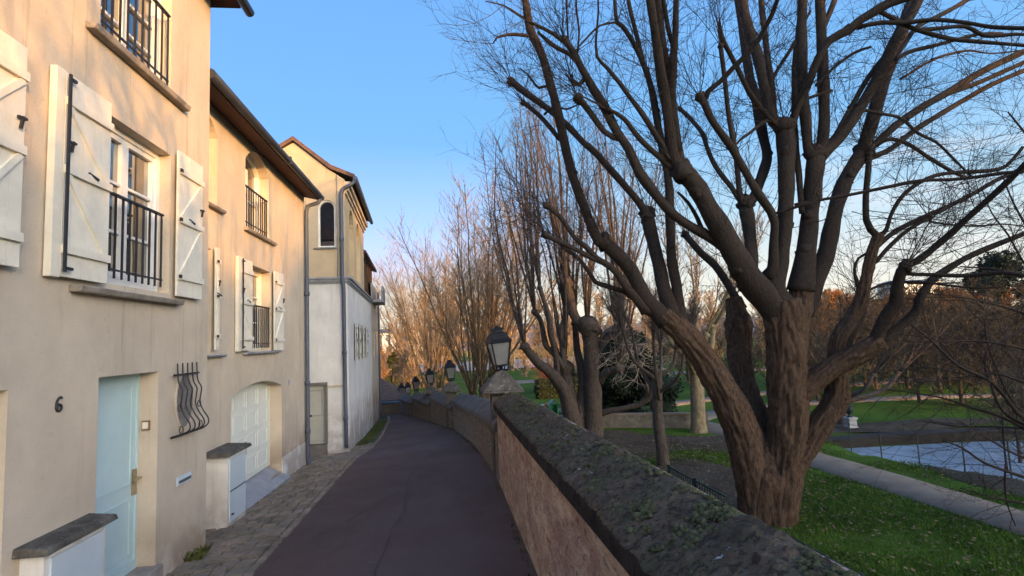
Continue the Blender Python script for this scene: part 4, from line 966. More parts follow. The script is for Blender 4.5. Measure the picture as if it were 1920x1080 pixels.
limb('1620 292 16 1639 272 14 1672 242 14 1708 214 14 1750 189 14 1792 164 14 1847 131 13 1930 92 12', .2, 1)
limb('1755 187 10 1764 181 9 1819 161 9 1889 131 9 1930 112 8', -.2, 1)
limb('1622 298 12 1642 292 11 1672 278 11 1711 247 11 1750 222 11 1800 192 10 1861 158 10 1930 128 9', .9, 1)
limb('1640 275 9 1667 261 8 1700 269 8 1744 297 8 1784 321 7 1815 335 5', .5, 1)
limb('1590 200 6 1619 206 6 1656 214 6 1689 222 6 1722 250 6 1756 267 6 1790 300 5 1820 330 4', .3, 2)
limb('1680 110 7 1690 92 8 1720 50 10 1760 30 9 1800 8 9 1835 -15 8', .8, 1)
limb('1490 384 6 1500 381 6 1589 366 6 1648 354 7 1725 339 7 1796 336 7 1885 324 7 1935 320 6', -1.5, 2)
limb('1688 148 5 1702 140 5 1750 112 5 1810 95 4 1860 100 3 1935 92 3', .2, 2)
# right low limb and its two risers
limb('1500 735 52 1530 712 44 1562 688 42 1605 666 42 1640 646 42 1656 638 36', -.6, 0)
limb('1642 642 28 1650 618 25 1664 588 24 1680 568 25 1681 541 22 1690 508 21 1699 497 20', -.9, 1)
limb('1692 500 13 1719 490 13 1752 464 13 1784 437 13 1820 404 13 1855 372 12 1891 339 12 1930 300 11', -1.5, 1)
limb('1652 640 22 1676 622 20 1704 598 18 1720 582 18 1725 560 19 1746 526 16 1767 511 14 1811 484 11 1855 464 11 1900 446 10 1935 432 9', -.3, 1)
limb('1696 512 7 1710 514 8 1752 515 8 1811 517 8 1879 511 9 1935 520 7', -1.2, 1)
limb('1690 530 5 1720 528 5 1770 534 4 1830 540 4 1880 538 3', -.9, 2)
# right lower limb
limb('1470 930 36 1490 880 44 1518 832 42 1543 788 46 1568 752 50 1571 713 42 1567 668 34 1572 636 32 1596 598 30 1614 562 28 1625 515 24 1634 474 21 1644 450 22 1648 438 20', .2, 0)
limb('1646 444 13 1632 430 13 1624 412 12 1623 370 12 1627 330 12 1630 290 10', .3, 1)
limb('1650 444 10 1662 430 9 1669 407 8 1684 378 8 1707 354 8 1743 333 8 1784 324 8 1870 318 8 1897 301 7 1918 275 6', -.5, 1)
limb('1644 462 11 1660 448 10 1678 434 10 1719 413 10 1767 392 10 1820 366 9 1879 333 8 1932 318 7', .6, 1)
limb('1636 495 8 1645 488 8 1660 470 8 1695 437 8 1725 418 7 1742 409 8', .0, 1)
limb('1738 413 4 1770 420 4 1830 424 4 1880 420 3 1930 426 3', .3, 2)
limb('1612 556 6 1606 530 6 1602 505 6 1610 484 5 1626 474 5', .3, 2)
limb('1628 545 5 1650 535 5 1680 530 5 1730 532 4 1800 530 3', .8, 2)
limb('1578 660 18 1590 640 15 1604 612 15 1616 594 13 1624 566 9', .8, 1)
# left stem: limbs towards the sky over the lane
limb('1250 605 36 1232 582 34 1211 560 30 1184 508 28 1155 474 28 1132 455 28', .2, 1)
limb('1135 462 22 1122 450 22 1107 419 20 1090 375 19 1072 324 19 1062 285 18 1053 244 18 1042 194 18 1033 161 17 1022 122 17 1008 83 18 994 54 17 981 -25 12', -.3, 1)
limb('1000 68 8 983 66 7 965 64 7 950 65 6 932 70 5 924 82 2', -.8, 2)
limb('994 40 6 972 28 5 958 18 4 944 10 3 910 2 2', -.1, 2)
limb('1268 600 34 1255 570 32 1245 541 28 1233 487 26 1222 440 26 1213 400 26', .9, 1)
limb('1216 410 18 1205 390 15 1190 370 14 1161 336 14 1119 289 14 1094 267 13 1064 236 13 1036 211 13 1011 192 13 983 172 13 958 152 14', .6, 1)
limb('1050 262 9 1035 243 9 1017 222 9 998 205 9 981 192 10', .6, 1)
limb('1222 585 22 1205 575 20 1190 556 18 1172 535 15 1158 514 14 1138 496 13 1119 484 12 1098 462 11 1078 446 10 1048 404 9 1024 386 11', -.4, 1)
limb('1128 492 11 1110 484 10 1078 467 10 1052 455 10 1021 440 11', -.7, 1)
limb('1210 588 15 1192 562 13 1170 546 11 1152 541 10 1116 529 10 1107 514 9 1084 484 8 1057 464 9', .5, 1)
limb('1280 605 26 1274 576 22 1268 532 21 1259 487 20 1258 443 19 1256 398 18 1255 354 17 1248 310 14 1240 280 12 1226 200 10 1214 130 7', 1.2, 1)
limb('1430 545 28 1413 529 17 1384 493 16 1342 455 17 1318 436 20 1301 428 19 1265 404 20 1233 369 20 1200 325 20 1178 278 19 1158 250 18 1136 206 18 1111 164 17 1089 125 14 1072 92 12 1058 75 12', -.8, 1)
limb('1062 82 8 1039 64 8 1020 54 7 1006 47 7 985 38 4', -1.2, 1)
limb('1084 118 10 1066 100 9 1045 90 9 1025 75 8 1008 60 5', -.3, 1)
limb('1066 80 4 1064 50 4 1062 0 4 1063 -20 3', -.9, 2)
limb('1082 105 4 1086 60 4 1081 20 4 1080 -20 3', -.6, 2)
limb('1166 262 12 1150 258 12 1133 247 12 1111 217 12 1094 194 13 1084 184 16', -.3, 1)
limb('1100 145 9 1086 158 8 1076 155 10', .1, 1)
limb('1392 580 20 1378 556 18 1366 535 16 1342 499 15 1313 473 14 1285 440 13', 1.2, 1)
limb('1318 436 10 1308 410 8 1290 380 7 1270 360 5', .4, 2)
limb('1030 160 6 1010 165 5 990 140 4 975 128 2', .4, 2)
limb('1020 215 5 1040 200 4 1062 205 4 1085 195 3', -.6, 2)
limb('1530 160 6 1560 130 6 1600 100 6 1632 88 5', 1.0, 2)
limb('1480 235 8 1462 240 8 1440 225 7 1405 250 6 1388 262 5 1381 270 4', -.3, 2)
limb('1455 400 6 1480 392 6 1520 380 6', -1.0, 2)
limb('1560 170 6 1516 184 6 1500 196 6', -.2, 2)

def build_big_tree():
    t = thing('big_tree', 'big multi stemmed bare tree with furrowed bark rising beside the mossy parapet', 'tree', at(1440, 1020, D0))
    pts3 = []       # every sampled point of finished limbs: (px, py, depth)
    trunk = MB(); limbs = MB(); tw = MB(); spawn = []
    def bark_disp(th, L, r, p):
        if r < .05: return 0
        a = th; k = r/.5
        n1 = noise.noise(Vector((math.cos(a)*5.5*max(.5,k*1.4), math.sin(a)*5.5*max(.5,k*1.4), L*1.5+p.x)))
        n2 = noise.noise(Vector((math.cos(a)*13*max(.5,k), math.sin(a)*13*max(.5,k), L*3.0)))
        big = noise.noise(Vector((math.cos(a)*1.2, math.sin(a)*1.2, L*.9+7)))
        return (abs(n1)*-.115+abs(n2)*-.055+.022)*min(1, r/.28)+big*.12*r
    for li, (pp, tip, kind, start) in enumerate(LIMBS):
        x0, y0 = pp[0][0], pp[0][1]
        if start is not None: ds = start
        else:
            best = min(pts3, key=lambda q: (q[0]-x0)**2+(q[1]-y0)**2); ds = best[2]
        n_ = len(pp); P3 = []; W = []
        cum = [0]
        for a, b_ in zip(pp, pp[1:]): cum.append(cum[-1]+math.hypot(a[0]-b_[0], a[1]-b_[1]))
        for i, (px, py, w_) in enumerate(pp):
            f_ = cum[i]/cum[-1]; off = lerp(ds, (ds if kind != 9 else 0)+tip*min(1, cum[-1]/220), f_**1.2)
            D = D0+off; P3.append(at(px, py, D)); W.append(w_/2/FPX*D*(.93 if kind else (.90 if li else 1)))
            pts3.append((px, py, off))
            if i < n_-1:
                for q in (.33, .66): pts3.append((lerp(px,pp[i+1][0],q), lerp(py,pp[i+1][1],q), off))
        thick = W[0] > .16
        P, Wd = catmull(P3, W, .035 if thick and kind == 0 else .12)
        if kind == 0:
            trunk.tube(P, Wd, 72 if W[0] > .3 else 52, True, bark_disp)
        else:
            ph = rnd.uniform(0, 9)
            Wd = [w_*(1+.10*noise.noise(Vector((i*.35, ph, 0)))) for i, w_ in enumerate(Wd)]
            kn = lambda th, L, r, p: r*.16*noise.noise(Vector((math.cos(th)*1.4, math.sin(th)*1.4, L*2.2+ph)))
            limbs.tube(P, Wd, 14 if W[0] > .08 else 9, True, kn)
            if pp[-1][2] >= 7 and W[-1] > .03 and -5 < pp[-1][1] and pp[-1][0] < 1915:     # knuckle at a cut end
                limbs.knob(P[-1], W[-1]*1.3)
                for _ in range(9):
                    d = (P[-1]-P[-2]).normalized()+Vector((rnd.gauss(0,.7), rnd.gauss(0,.7), rnd.gauss(.35,.6))); spawn.append((P[-1], d, rnd.uniform(.7,1.7), rnd.uniform(.006,.011)))
        for i in range(1, len(P)):
            r_ = Wd[i]; seg = (P[i]-P[i-1]).length
            if kind and .02 < r_ and rnd.random() < seg*1.3:
                s_ = Vector((rnd.gauss(0,1), rnd.gauss(0,1), rnd.gauss(0,1))).normalized(); limbs.knob(P[i]+s_*r_*.55, r_*rnd.uniform(.5,.8))
            if r_ < .135 and kind:
                rate = (2.7 if r_ < .06 else 1.7)*(.9 if pp[0][0] > 1560 else 1)
                if rnd.random() < seg*rate:
                    tdir = (P[i]-P[i-1]).normalized(); s = Vector((rnd.gauss(0,1), rnd.gauss(0,1), rnd.gauss(.15,1))); s = (s-tdir*s.dot(tdir)).normalized()
                    spawn.append((P[i]+s*r_*.7, tdir*rnd.uniform(.2,1.0)+s, rnd.uniform(.5,1.5), rnd.uniform(.005,.0095)))
    for p, d, L, r_ in spawn:
        spray(tw, p, d, L, r_, 2, .04, 5, .24, .95, .55, .0019)
    # long low sweeping shoots on the right hand side
    for _ in range(34):
        px = rnd.uniform(1560, 1700); py = rnd.uniform(150, 560); D = D0+rnd.uniform(-1.5, 1.5); p = at(px, py, D)
        d = RT*1.0+UP*rnd.uniform(-.12, .34)+FW*rnd.uniform(-.5, .5)
        spray(tw, p, d, rnd.uniform(1.6, 3.6), rnd.uniform(.006, .011), 2, .03, 5, .10, .65, .42, .0019)
    trunk.build('trunk', MT['bark_main'], t); limbs.build('limbs', MT['bark_limb'], t); o = tw.build('twigs', MT['twig_dark'], t)
    print('big tree faces', len(trunk.f), len(limbs.f), len(tw.f), len(spawn))
build_big_tree()

# ---- pollarded trees of the row along the wall
def pollard(name, label, base, H, r0, knees, shoots, Ls, lean=(0,0,0), bt='bark_grey', tw='twig_pink', spread=.5, sub=7, rs=.03, cat='tree', group=None, upk=.06, kids=4, kf=1.0):
    """trunk up to height H, a few thick knees and from each a fan of long upright shoots with side twigs"""
    t = thing(name, label, cat, base, group); base = Vector(base)
    b = MB(); c = MB()
    top = base+Vector((lean[0]*H*.3, lean[1]*H*.3, H))
    mid = (base+top)/2+Vector((rnd.uniform(-.1,.1), rnd.uniform(-.1,.1), 0))
    P, W = catmull([base-Vector((0,0,.3)), base+Vector((0,0,.25)), mid, top], [r0*1.5, r0*1.12, r0*.95, r0*.9], .12)
    ph = rnd.uniform(0, 50); b.tube(P, W, 20, True, lambda th, L, r, p: r*(.10*noise.noise(Vector((math.cos(th)*2.2, math.sin(th)*2.2, L*1.2+ph)))-.10*abs(noise.noise(Vector((math.cos(th)*6, math.sin(th)*6, L*2+ph))))))
    for k in range(knees):
        th = 2*math.pi*(k+rnd.uniform(-.25,.25))/knees; sp = spread*rnd.uniform(.6,1.3); hh = rnd.uniform(.5,1.5)
        p0 = top-Vector((0,0,rnd.uniform(.1,H*.35))); kn = top+Vector((math.cos(th)*sp*1.5+lean[0]*hh, math.sin(th)*sp*1.5+lean[1]*hh, hh*.9))
        m_ = (p0+kn)/2+Vector((math.cos(th)*sp*.35, math.sin(th)*sp*.35, -.12))
        P, W = catmull([p0, m_, kn], [r0*.62*kf, r0*.45*kf, r0*.42*kf], .12); b.tube(P, W, 12)
        b.knob(kn, r0*.55*kf)
        for q in range(shoots):
            d = Vector((math.cos(th)*.42*spread*2+rnd.gauss(0,.22)+lean[0]*.5, math.sin(th)*.42*spread*2+rnd.gauss(0,.22)+lean[1]*.5, 1)).normalized()
            L = Ls*rnd.uniform(.6,1.15); sg = 9; pts = [kn]
            for i in range(sg):
                d = (d+Vector((rnd.gauss(0,.07), rnd.gauss(0,.07), upk))).normalized(); pts.append(pts[-1]+d*L/sg)
            r_ = rs*rnd.uniform(.7,1.35); b.tube(pts, [r_*lerp(1,.28,i/sg) for i in range(sg+1)], 6)
            for i in range(2, sg+1):
                for _ in range(sub if i > 3 else 1):
                    tdir = (pts[i]-pts[i-1]).normalized(); s = Vector((rnd.gauss(0,1), rnd.gauss(0,1), rnd.gauss(0,.6))); s = (s-tdir*s.dot(tdir)).normalized()
                    spray(c, lerp(pts[i-1], pts[i], rnd.random()), tdir*.8+s*.75, rnd.uniform(.4,1.0)*Ls/5.5, .010*rs/.03, 1, .10, kids, .16, .7, .5, .0035*rs/.03)
    b.build('trunk', MT[bt], t); c.build('twigs', MT[tw], t); return t

# second tree of the row: two stems traced, upright shoots grown from its knuckles
def second_tree():
    D = 20.5; t = thing('pollard_tree', 'grey pollarded twin stemmed tree right of the nearest lantern', 'tree', at(1100, 850, D), 'pollarded trees along the wall')
    b = MB(); c = MB(); K = []
    def st(s, doff=0, knuck=True, n=9):
        v = [float(x) for x in s.split()]; pp = [(v[i], v[i+1], v[i+2]) for i in range(0, len(v), 3)]
        P, W = catmull([at(x, y, D+doff*(i/len(pp))) for i, (x, y, w_) in enumerate(pp)], [w_/2/FPX*D for x, y, w_ in pp], .1); ph = rnd.uniform(0, 50)
        b.tube(P, W, 18, True, lambda th, L, r, p: r*(.14*noise.noise(Vector((math.cos(th)*2.2, math.sin(th)*2.2, L*1.4+ph)))-.10*abs(noise.noise(Vector((math.cos(th)*6, math.sin(th)*6, L*2+ph))))))
        if knuck:
            r_ = W[-1]; b.knob(P[-1], r_*1.35); b.knob(P[-1]+Vector((r_*.7,0,-r_*.5)), r_*.8); K.append((P[-1], (P[-1]-P[-4]).normalized(), r_))
        return P
    st('1114 850 40 1113 800 36 1112 740 32 1109 680 28 1107 640 30 1103 612 32')
    st('1086 850 34 1076 800 32 1060 740 26 1044 712 22 1026 694 18 1005 677 16 984 650 14', -1)
    st('1090 830 30 1074 770 28 1064 725 26 1058 692 26', .6)
    st('1086 800 24 1090 755 20 1093 716 17 1091 692 19 1082 655 13 1078 605 12', 1.)
    st('1046 712 12 1042 668 11 1036 640 11 1033 629 12 1028 590 10 1012 540 8', -.8)
    st('1058 692 14 1044 670 12 1030 655 10 1022 643 11 1014 602 9 1002 585 9', -.3)
    st('1058 690 13 1054 650 10 1052 621 10 1058 596 9 1060 580 9', .8)
    st('1116 690 16 1122 655 18 1138 630 22 1156 622 22', 1.)
    st('1124 716 16 1132 704 14 1142 696 13 1160 692 14', -.6)
    st('1156 626 18 1161 600 17 1163 565 16 1162 535 16', 1.2)
    st('1092 610 18 1078 594 18 1070 566 18 1062 530 19', .3)
    st('1124 776 13 1145 770 11 1170 766 10 1198 758 10 1218 744 10 1224 716 7 1224 690 6', -1.5, False)
    st('1200 757 7 1214 735 6 1206 700 5 1202 690 5', -1.5, False)
    st('1160 692 10 1166 675 8 1172 655 7 1190 640 6', -.8, False)
    kk = K
    for p, d0, r_ in kk:
        for q in range(7):
            d = Vector((d0.x*.2, d0.y*.2, 1))-RT*rnd.uniform(-.04,.14)+Vector((rnd.gauss(0,.10), rnd.gauss(0,.2), 0)); d.normalize(); L = rnd.uniform(4.5, 8.5); sg = 11; pts = [p]
            for i in range(sg):
                d = (d+Vector((rnd.gauss(0,.05), rnd.gauss(0,.05), .05))).normalized(); pts.append(pts[-1]+d*L/sg)
            rr = rnd.uniform(.03,.062); b.tube(pts, [rr*lerp(1,.22,i/sg) for i in range(sg+1)], 7)
            for i in range(2, sg+1):
                for _ in range(4):
                    td = (pts[i]-pts[i-1]).normalized(); s = Vector((rnd.gauss(0,1), rnd.gauss(0,1), rnd.gauss(0,.6))); s = (s-td*s.dot(td)).normalized()
                    spray(c, lerp(pts[i-1], pts[i], rnd.random()), td*.8+s*.8, rnd.uniform(.3,.9), .009, 1, .10, 3, .2, .8, .5, .004)
    pw_ = MB()
    for _ in range(80):      # pale gnarled twigs low on the right side
        p = at(rnd.uniform(1120, 1230), rnd.uniform(600, 700), D+rnd.uniform(-1.2,.8)); spray(pw_, p, Vector((rnd.gauss(.4,1), rnd.gauss(0,1), rnd.gauss(0,.5))), rnd.uniform(.6,1.4), .013, 1, .03, 4, .35, .9, .6, .006)
    pw_.build('gnarled_twigs', MT['twig_pale'], t)
    b.build('trunk', MT['bark_grey'], t); c.build('twigs', MT['twig_pink'], t)
second_tree()

q = at(905, 772, 27); pollard('pollard_tree', 'dense fan of upright stems directly behind the nearest lantern', (q.x, q.y, pz(q.x, q.y)), q.z-pz(q.x,q.y)+.2, .34, 7, 6, 8.8, (.05,0,0), 'bark_sunlit', 'twig_sunlit', .36, 5, .045, group='pollarded trees along the wall')
q = at(818, 752, 38); pollard('pollard_tree', 'middle fan of upright stems above the third lantern from the nearest', (q.x, q.y, pz(q.x, q.y)), q.z-pz(q.x,q.y)+.3, .34, 6, 5, 9.4, (.04,0,0), 'bark_sunlit', 'twig_sunlit', .34, 5, .045, group='pollarded trees along the wall')
q = at(790, 742, 52); pollard('pollard_tree', 'farthest fan of stems of the row, over the lane end lanterns', (q.x, q.y, pz(q.x, q.y)), q.z-pz(q.x,q.y)+.3, .34, 6, 5, 10.0, (-.02,0,0), 'bark_sunlit', 'twig_sunlit', .5, 5, .055, group='pollarded trees along the wall')
# slim knotted tree and plane tree on the lawn
q = at(1245, 890, 16.2); tt = pollard('lawn_tree', 'slim grey knotted tree left of the big trunk, close to the railing', (q.x, q.y, pz(q.x, q.y)), 2.75, .16, 6, 7, 1.5, (0,0,0), 'bark_grey', 'twig_pink', .6, 6, .022, kf=.62)
q = at(1312, 830, 21); pollard('plane_tree', 'pale plane tree with flared base on leaf strewn soil', (q.x, q.y, pz(q.x, q.y)), 3.2, .27, 5, 5, 4.5, (0,0,0), 'bark_plane', 'twig_pink', .7, 3, .04)
q = at(1584, 822, 21.5); pollard('lawn_tree', 'small dark leaning tree beside the garden urn by the pond fence', (q.x, q.y, pz(q.x, q.y)), 1.2, .17, 4, 5, 2.6, (.5,0,0), 'bark_grey', 'twig_scrub', .9, 4, .035)
# trees of the same row beside and behind the viewpoint, whose branches shade the fronts
for i, (x, y) in enumerate(((6.0,-1.6),(6.2,-8.0))):
    pollard('row_tree', ['bare pollarded tree beside the parapet, next before the big one','bare pollarded tree beside the parapet, second before the big one'][i], (x, y, PARK), 4.2, .40, 6, 4, 4.6, (0,0,0), 'bark_grey', 'twig_dark', .9, 1, .055, group='row trees behind the viewpoint', kids=3)
# ------------------------------------------------------------------ park furniture and background
def leafquads(b, pts, s0, s1, flat=.0):
    for p in pts:
        s = rnd.uniform(s0, s1); a = Vector((rnd.gauss(0,1), rnd.gauss(0,1), rnd.gauss(0,1)*(1-flat))).normalized(); c = a.cross(Vector((rnd.gauss(0,1), rnd.gauss(0,1), rnd.gauss(0,1)))).normalized()
        p = Vector(p); b.face([p-a*s, p+c*s*.55, p+a*s, p-c*s*.55])
# low wall in the park
lw = thing('low_park_wall', 'low grey stone retaining wall in front of the dark evergreen', 'wall', (8, 22.6, PARK))
b = MB(); A_, B_ = Vector((5.2,22.9,0)), Vector((10.0,21.2,0)); n_ = Vector((.34,.94,0))*.3
b.hexa([tuple(A_)[:2]+(-4.2,), tuple(B_)[:2]+(-4.2,), tuple(B_+n_)[:2]+(-4.2,), tuple(A_+n_)[:2]+(-4.2,)], [tuple(A_)[:2]+(-3.28,), tuple(B_)[:2]+(-3.28,), tuple(B_+n_)[:2]+(-3.28,), tuple(A_+n_)[:2]+(-3.28,)]); b.build('wall_body', mat('grey_rubble', (.17,.155,.13), .95, .4, 4, .8, 14), lw)
b = MB(); o_ = n_*.12; b.hexa([tuple(A_-o_)[:2]+(-3.28,), tuple(B_-o_)[:2]+(-3.28,), tuple(B_+n_+o_)[:2]+(-3.28,), tuple(A_+n_+o_)[:2]+(-3.28,)], [tuple(A_-o_)[:2]+(-3.21,), tuple(B_-o_)[:2]+(-3.21,), tuple(B_+n_+o_)[:2]+(-3.21,), tuple(A_+n_+o_)[:2]+(-3.21,)]); b.build('coping', MT['gravel'], lw)
# green railing at the foot of the retaining wall
def railing_run(label, pts, h, gap=.11):
    t = thing('lawn_railing', label, 'railing', (*pts[0], pz(*pts[0])), 'low green railings along the lawn')
    b = MB(); c = MB(); 
    for (xa, ya), (xb, yb) in zip(pts, pts[1:]):
        L = math.hypot(xb-xa, yb-ya); za, zb = pz(xa,ya), pz(xb,yb)
        b.bar((xa,ya,za+h), (xb,yb,zb+h), .025, .03); b.bar((xa,ya,za+.10), (xb,yb,zb+.10), .02, .02)
        n_ = int(L/gap)
        for k in range(n_+1):
            x, y = lerp(xa,xb,k/n_), lerp(ya,yb,k/n_); c.bar((x,y,pz(x,y)), (x,y,pz(x,y)+h), .014)
        p = MB(); p.box((xa-.025,ya-.025,za-.1), (xa+.025,ya+.025,za+h+.05)); p.build('post', MT['green_iron'], t)
    b.build('rail', MT['green_iron'], t); c.build('bars', MT['green_iron'], t)
railing_run('low dark green railing right of the big trunk', [(5.42,8.9),(5.40,7.2),(5.38,5.4),(5.36,3.6)], .42)
railing_run('low dark green railing left of the big trunk', [(5.3,13.6),(5.33,12.2),(5.36,10.8)], .55)
# pond fence
pf = thing('pond_fence', 'thin dark post and wire fence along the pond edge', 'fence', (12.5, 15, PARK))
fp = [(11.9,20.6),(12.0,19.0),(12.1,17.4),(12.25,16.3),(12.35,15.2),(12.55,14.1),(12.8,13.0),(13.0,12.0),(13.4,11.0),(13.9,10.1),(14.6,9.3)]
for x, y in fp:
    b = MB(); z = ground_z(x, y); b.box((x-.012,y-.012,z-.2), (x+.012,y+.012,z+.95)); b.build('post', MT['green_iron'], pf)
b = MB()
for h in (.35, .65, .92):
    for (xa, ya), (xb, yb) in zip(fp, fp[1:]): b.bar((xa,ya,ground_z(xa,ya)+h), (xb,yb,ground_z(xb,yb)+h), .008)
b.build('wires', MT['green_iron'], pf)
gp_ = thing('green_gate', 'dark green barred gate behind the lower right limb', 'gate', (11.6, 21.0, PARK))
b = MB(); b.bar((10.9,21.4,-2.75), (12.0,20.9,-2.75), .04); b.bar((10.9,21.4,-3.7), (12.0,20.9,-3.7), .04); b.build('frame', MT['green_iron'], gp_)
b = MB()
for k in range(10): x, y = lerp(10.92,11.98,k/9), lerp(21.39,20.91,k/9); b.bar((x,y,-3.85), (x,y,-2.7), .03)
b.build('bars', MT['green_iron'], gp_)
# urn on a pedestal
q = at(1600, 846, 20.3); q.z = pz(q.x, q.y)
u = thing('garden_urn', 'dark urn on a pale stone pedestal beside the gravel path', 'urn', q)
b = MB(); b.lathe(q, [(.24,-.05),(.24,.10),(.20,.12),(.20,.34),(.25,.36),(.25,.43)], 4, False); b.build('pedestal', mat('pale_pedestal_stone', (.42,.41,.39), .9, .3, 5, .3, 30), u)
b = MB(); b.lathe(q+Vector((-.02,0,.43)), [(.10,0),(.10,.03),(.04,.07),(.05,.10),(.13,.20),(.15,.30),(.12,.38),(.15,.42),(.14,.43)], 14)
b.lathe(q+Vector((-.02,0,.43)), [(.05,.42),(.09,.47),(.05,.56),(.02,.60)], 10); b.build('vase', MT['green_iron'], u)
# climbing toy in the playground
q = at(1038, 782, 27.2); q.z = pz(q.x, q.y)
ph_ = thing('play_house', 'small bright green toy house in the playground beyond the wall', 'play house', q)
b = MB(); 
for dx in (-.32, .32): b.box((q.x+dx-.05,q.y-.35,q.z), (q.x+dx+.05,q.y+.35,q.z+.78))
b.box((q.x-.27,q.y+.25,q.z), (q.x+.27,q.y+.33,q.z+.78)); b.build('walls', mat('green_play_panel', (.06,.36,.15), .5, .1, 3), ph_)
b = MB(); b.hexa([(q.x-.46,q.y-.42,q.z+.74),(q.x,q.y-.42,q.z+1.16),(q.x,q.y+.42,q.z+1.16),(q.x-.46,q.y+.42,q.z+.74)], [(q.x-.46,q.y-.42,q.z+.80),(q.x,q.y-.42,q.z+1.22),(q.x,q.y+.42,q.z+1.22),(q.x-.46,q.y+.42,q.z+.80)])
b.hexa([(q.x+.46,q.y-.42,q.z+.74),(q.x+.001,q.y-.42,q.z+1.16),(q.x+.001,q.y+.42,q.z+1.16),(q.x+.46,q.y+.42,q.z+.74)], [(q.x+.46,q.y-.42,q.z+.80),(q.x+.001,q.y-.42,q.z+1.22),(q.x+.001,q.y+.42,q.z+1.22),(q.x+.46,q.y+.42,q.z+.80)]); b.build('roof', mat('blue_green_play_roof', (.05,.25,.25), .5, .1, 3), ph_)
b = MB(); b.hexa([(q.x+.40,q.y-.3,q.z+.45),(q.x+.40,q.y+.1,q.z+.45),(q.x+1.3,q.y+.1,q.z+.06),(q.x+1.3,q.y-.3,q.z+.06)], [(q.x+.40,q.y-.3,q.z+.52),(q.x+.40,q.y+.1,q.z+.52),(q.x+1.3,q.y+.1,q.z+.12),(q.x+1.3,q.y-.3,q.z+.12)]); b.build('slide', mat('grey_slide', (.16,.2,.22), .4, .1, 3), ph_); ph_.scale = (.6,.6,.6)
q2 = at(1018, 776, 28.0); q2.z = pz(q2.x, q2.y)
t = thing('spring_rider', 'small orange and cream spring rider left of the green toy house', 'spring rider', q2)
b = MB(); b.tube([q2, q2+Vector((0,0,.35))], .09, 10); b.build('spring', MT['iron'], t)
b = MB(); P, W = catmull([q2+Vector((-.42,0,.62)), q2+Vector((-.2,0,.5)), q2+Vector((.15,0,.5)), q2+Vector((.36,0,.74)), q2+Vector((.5,0,.82))], [.07,.15,.16,.12,.05], .05); b.tube(P, W, 10); b.build('body', mat('orange_play_paint', (.62,.24,.05), .5, .1, 3), t)
b = MB(); b.box((q2.x-.16,q2.y-.14,q2.z+.62), (q2.x+.14,q2.y+.14,q2.z+.72)); b.build('seat', MT['cream'], t); t.scale = (.6,.6,.6)
# clipped hedges on the far lawn
def hedge(label, x0, x1, y0, y1, h):
    z = pz((x0+x1)/2, (y0+y1)/2); b = MB(); b.box((x0+.06,y0+.06,z-.1), (x1-.06,y1-.06,z+h-.06)); pts = []
    for _ in range(int(500*(x1-x0+1))):
        f_ = rnd.random(); x = rnd.uniform(x0,x1); y = rnd.uniform(y0,y1); zz = rnd.uniform(0,h)
        if f_ < .45: zz = h
        elif f_ < .8: y = y0
        else: x = x0 if rnd.random() < .5 else x1
        pts.append((x+rnd.gauss(0,.05), y+rnd.gauss(0,.05), z+zz+rnd.gauss(0,.04)))
    leafquads(b, pts, .05, .10); o = b.build('clipped_hedge', MT['hedge']); tag(o, label, 'hedge', 'clipped hedges on the far lawn')
hedge('long low clipped hedge nearest the toy house', 5.6, 9.4, 36, 36.9, .75); hedge('clipped hedge block behind the long low one, left', 6.2, 8.6, 40, 41.2, .9); hedge('clipped hedge farthest back on the lit lawn', 8.0, 12.4, 46, 47, .9)
b = MB(); q = at(1024, 712, 44); zz = pz(q.x, q.y)
rt = thing('red_shrub', 'small reddish bare shrub on the far lawn right of the nearest lantern', 'shrub', (q.x, q.y, zz))
for _ in range(16): spray(b, (q.x, q.y, zz), Vector((rnd.gauss(0,.5), rnd.gauss(0,.5), 1)), rnd.uniform(.9,1.7), .02, 2, .05, 6, .2, .8, .6, .010)
b.build('stems', mat('red_twigs', (.30,.10,.07), .9, .3, 2), rt)

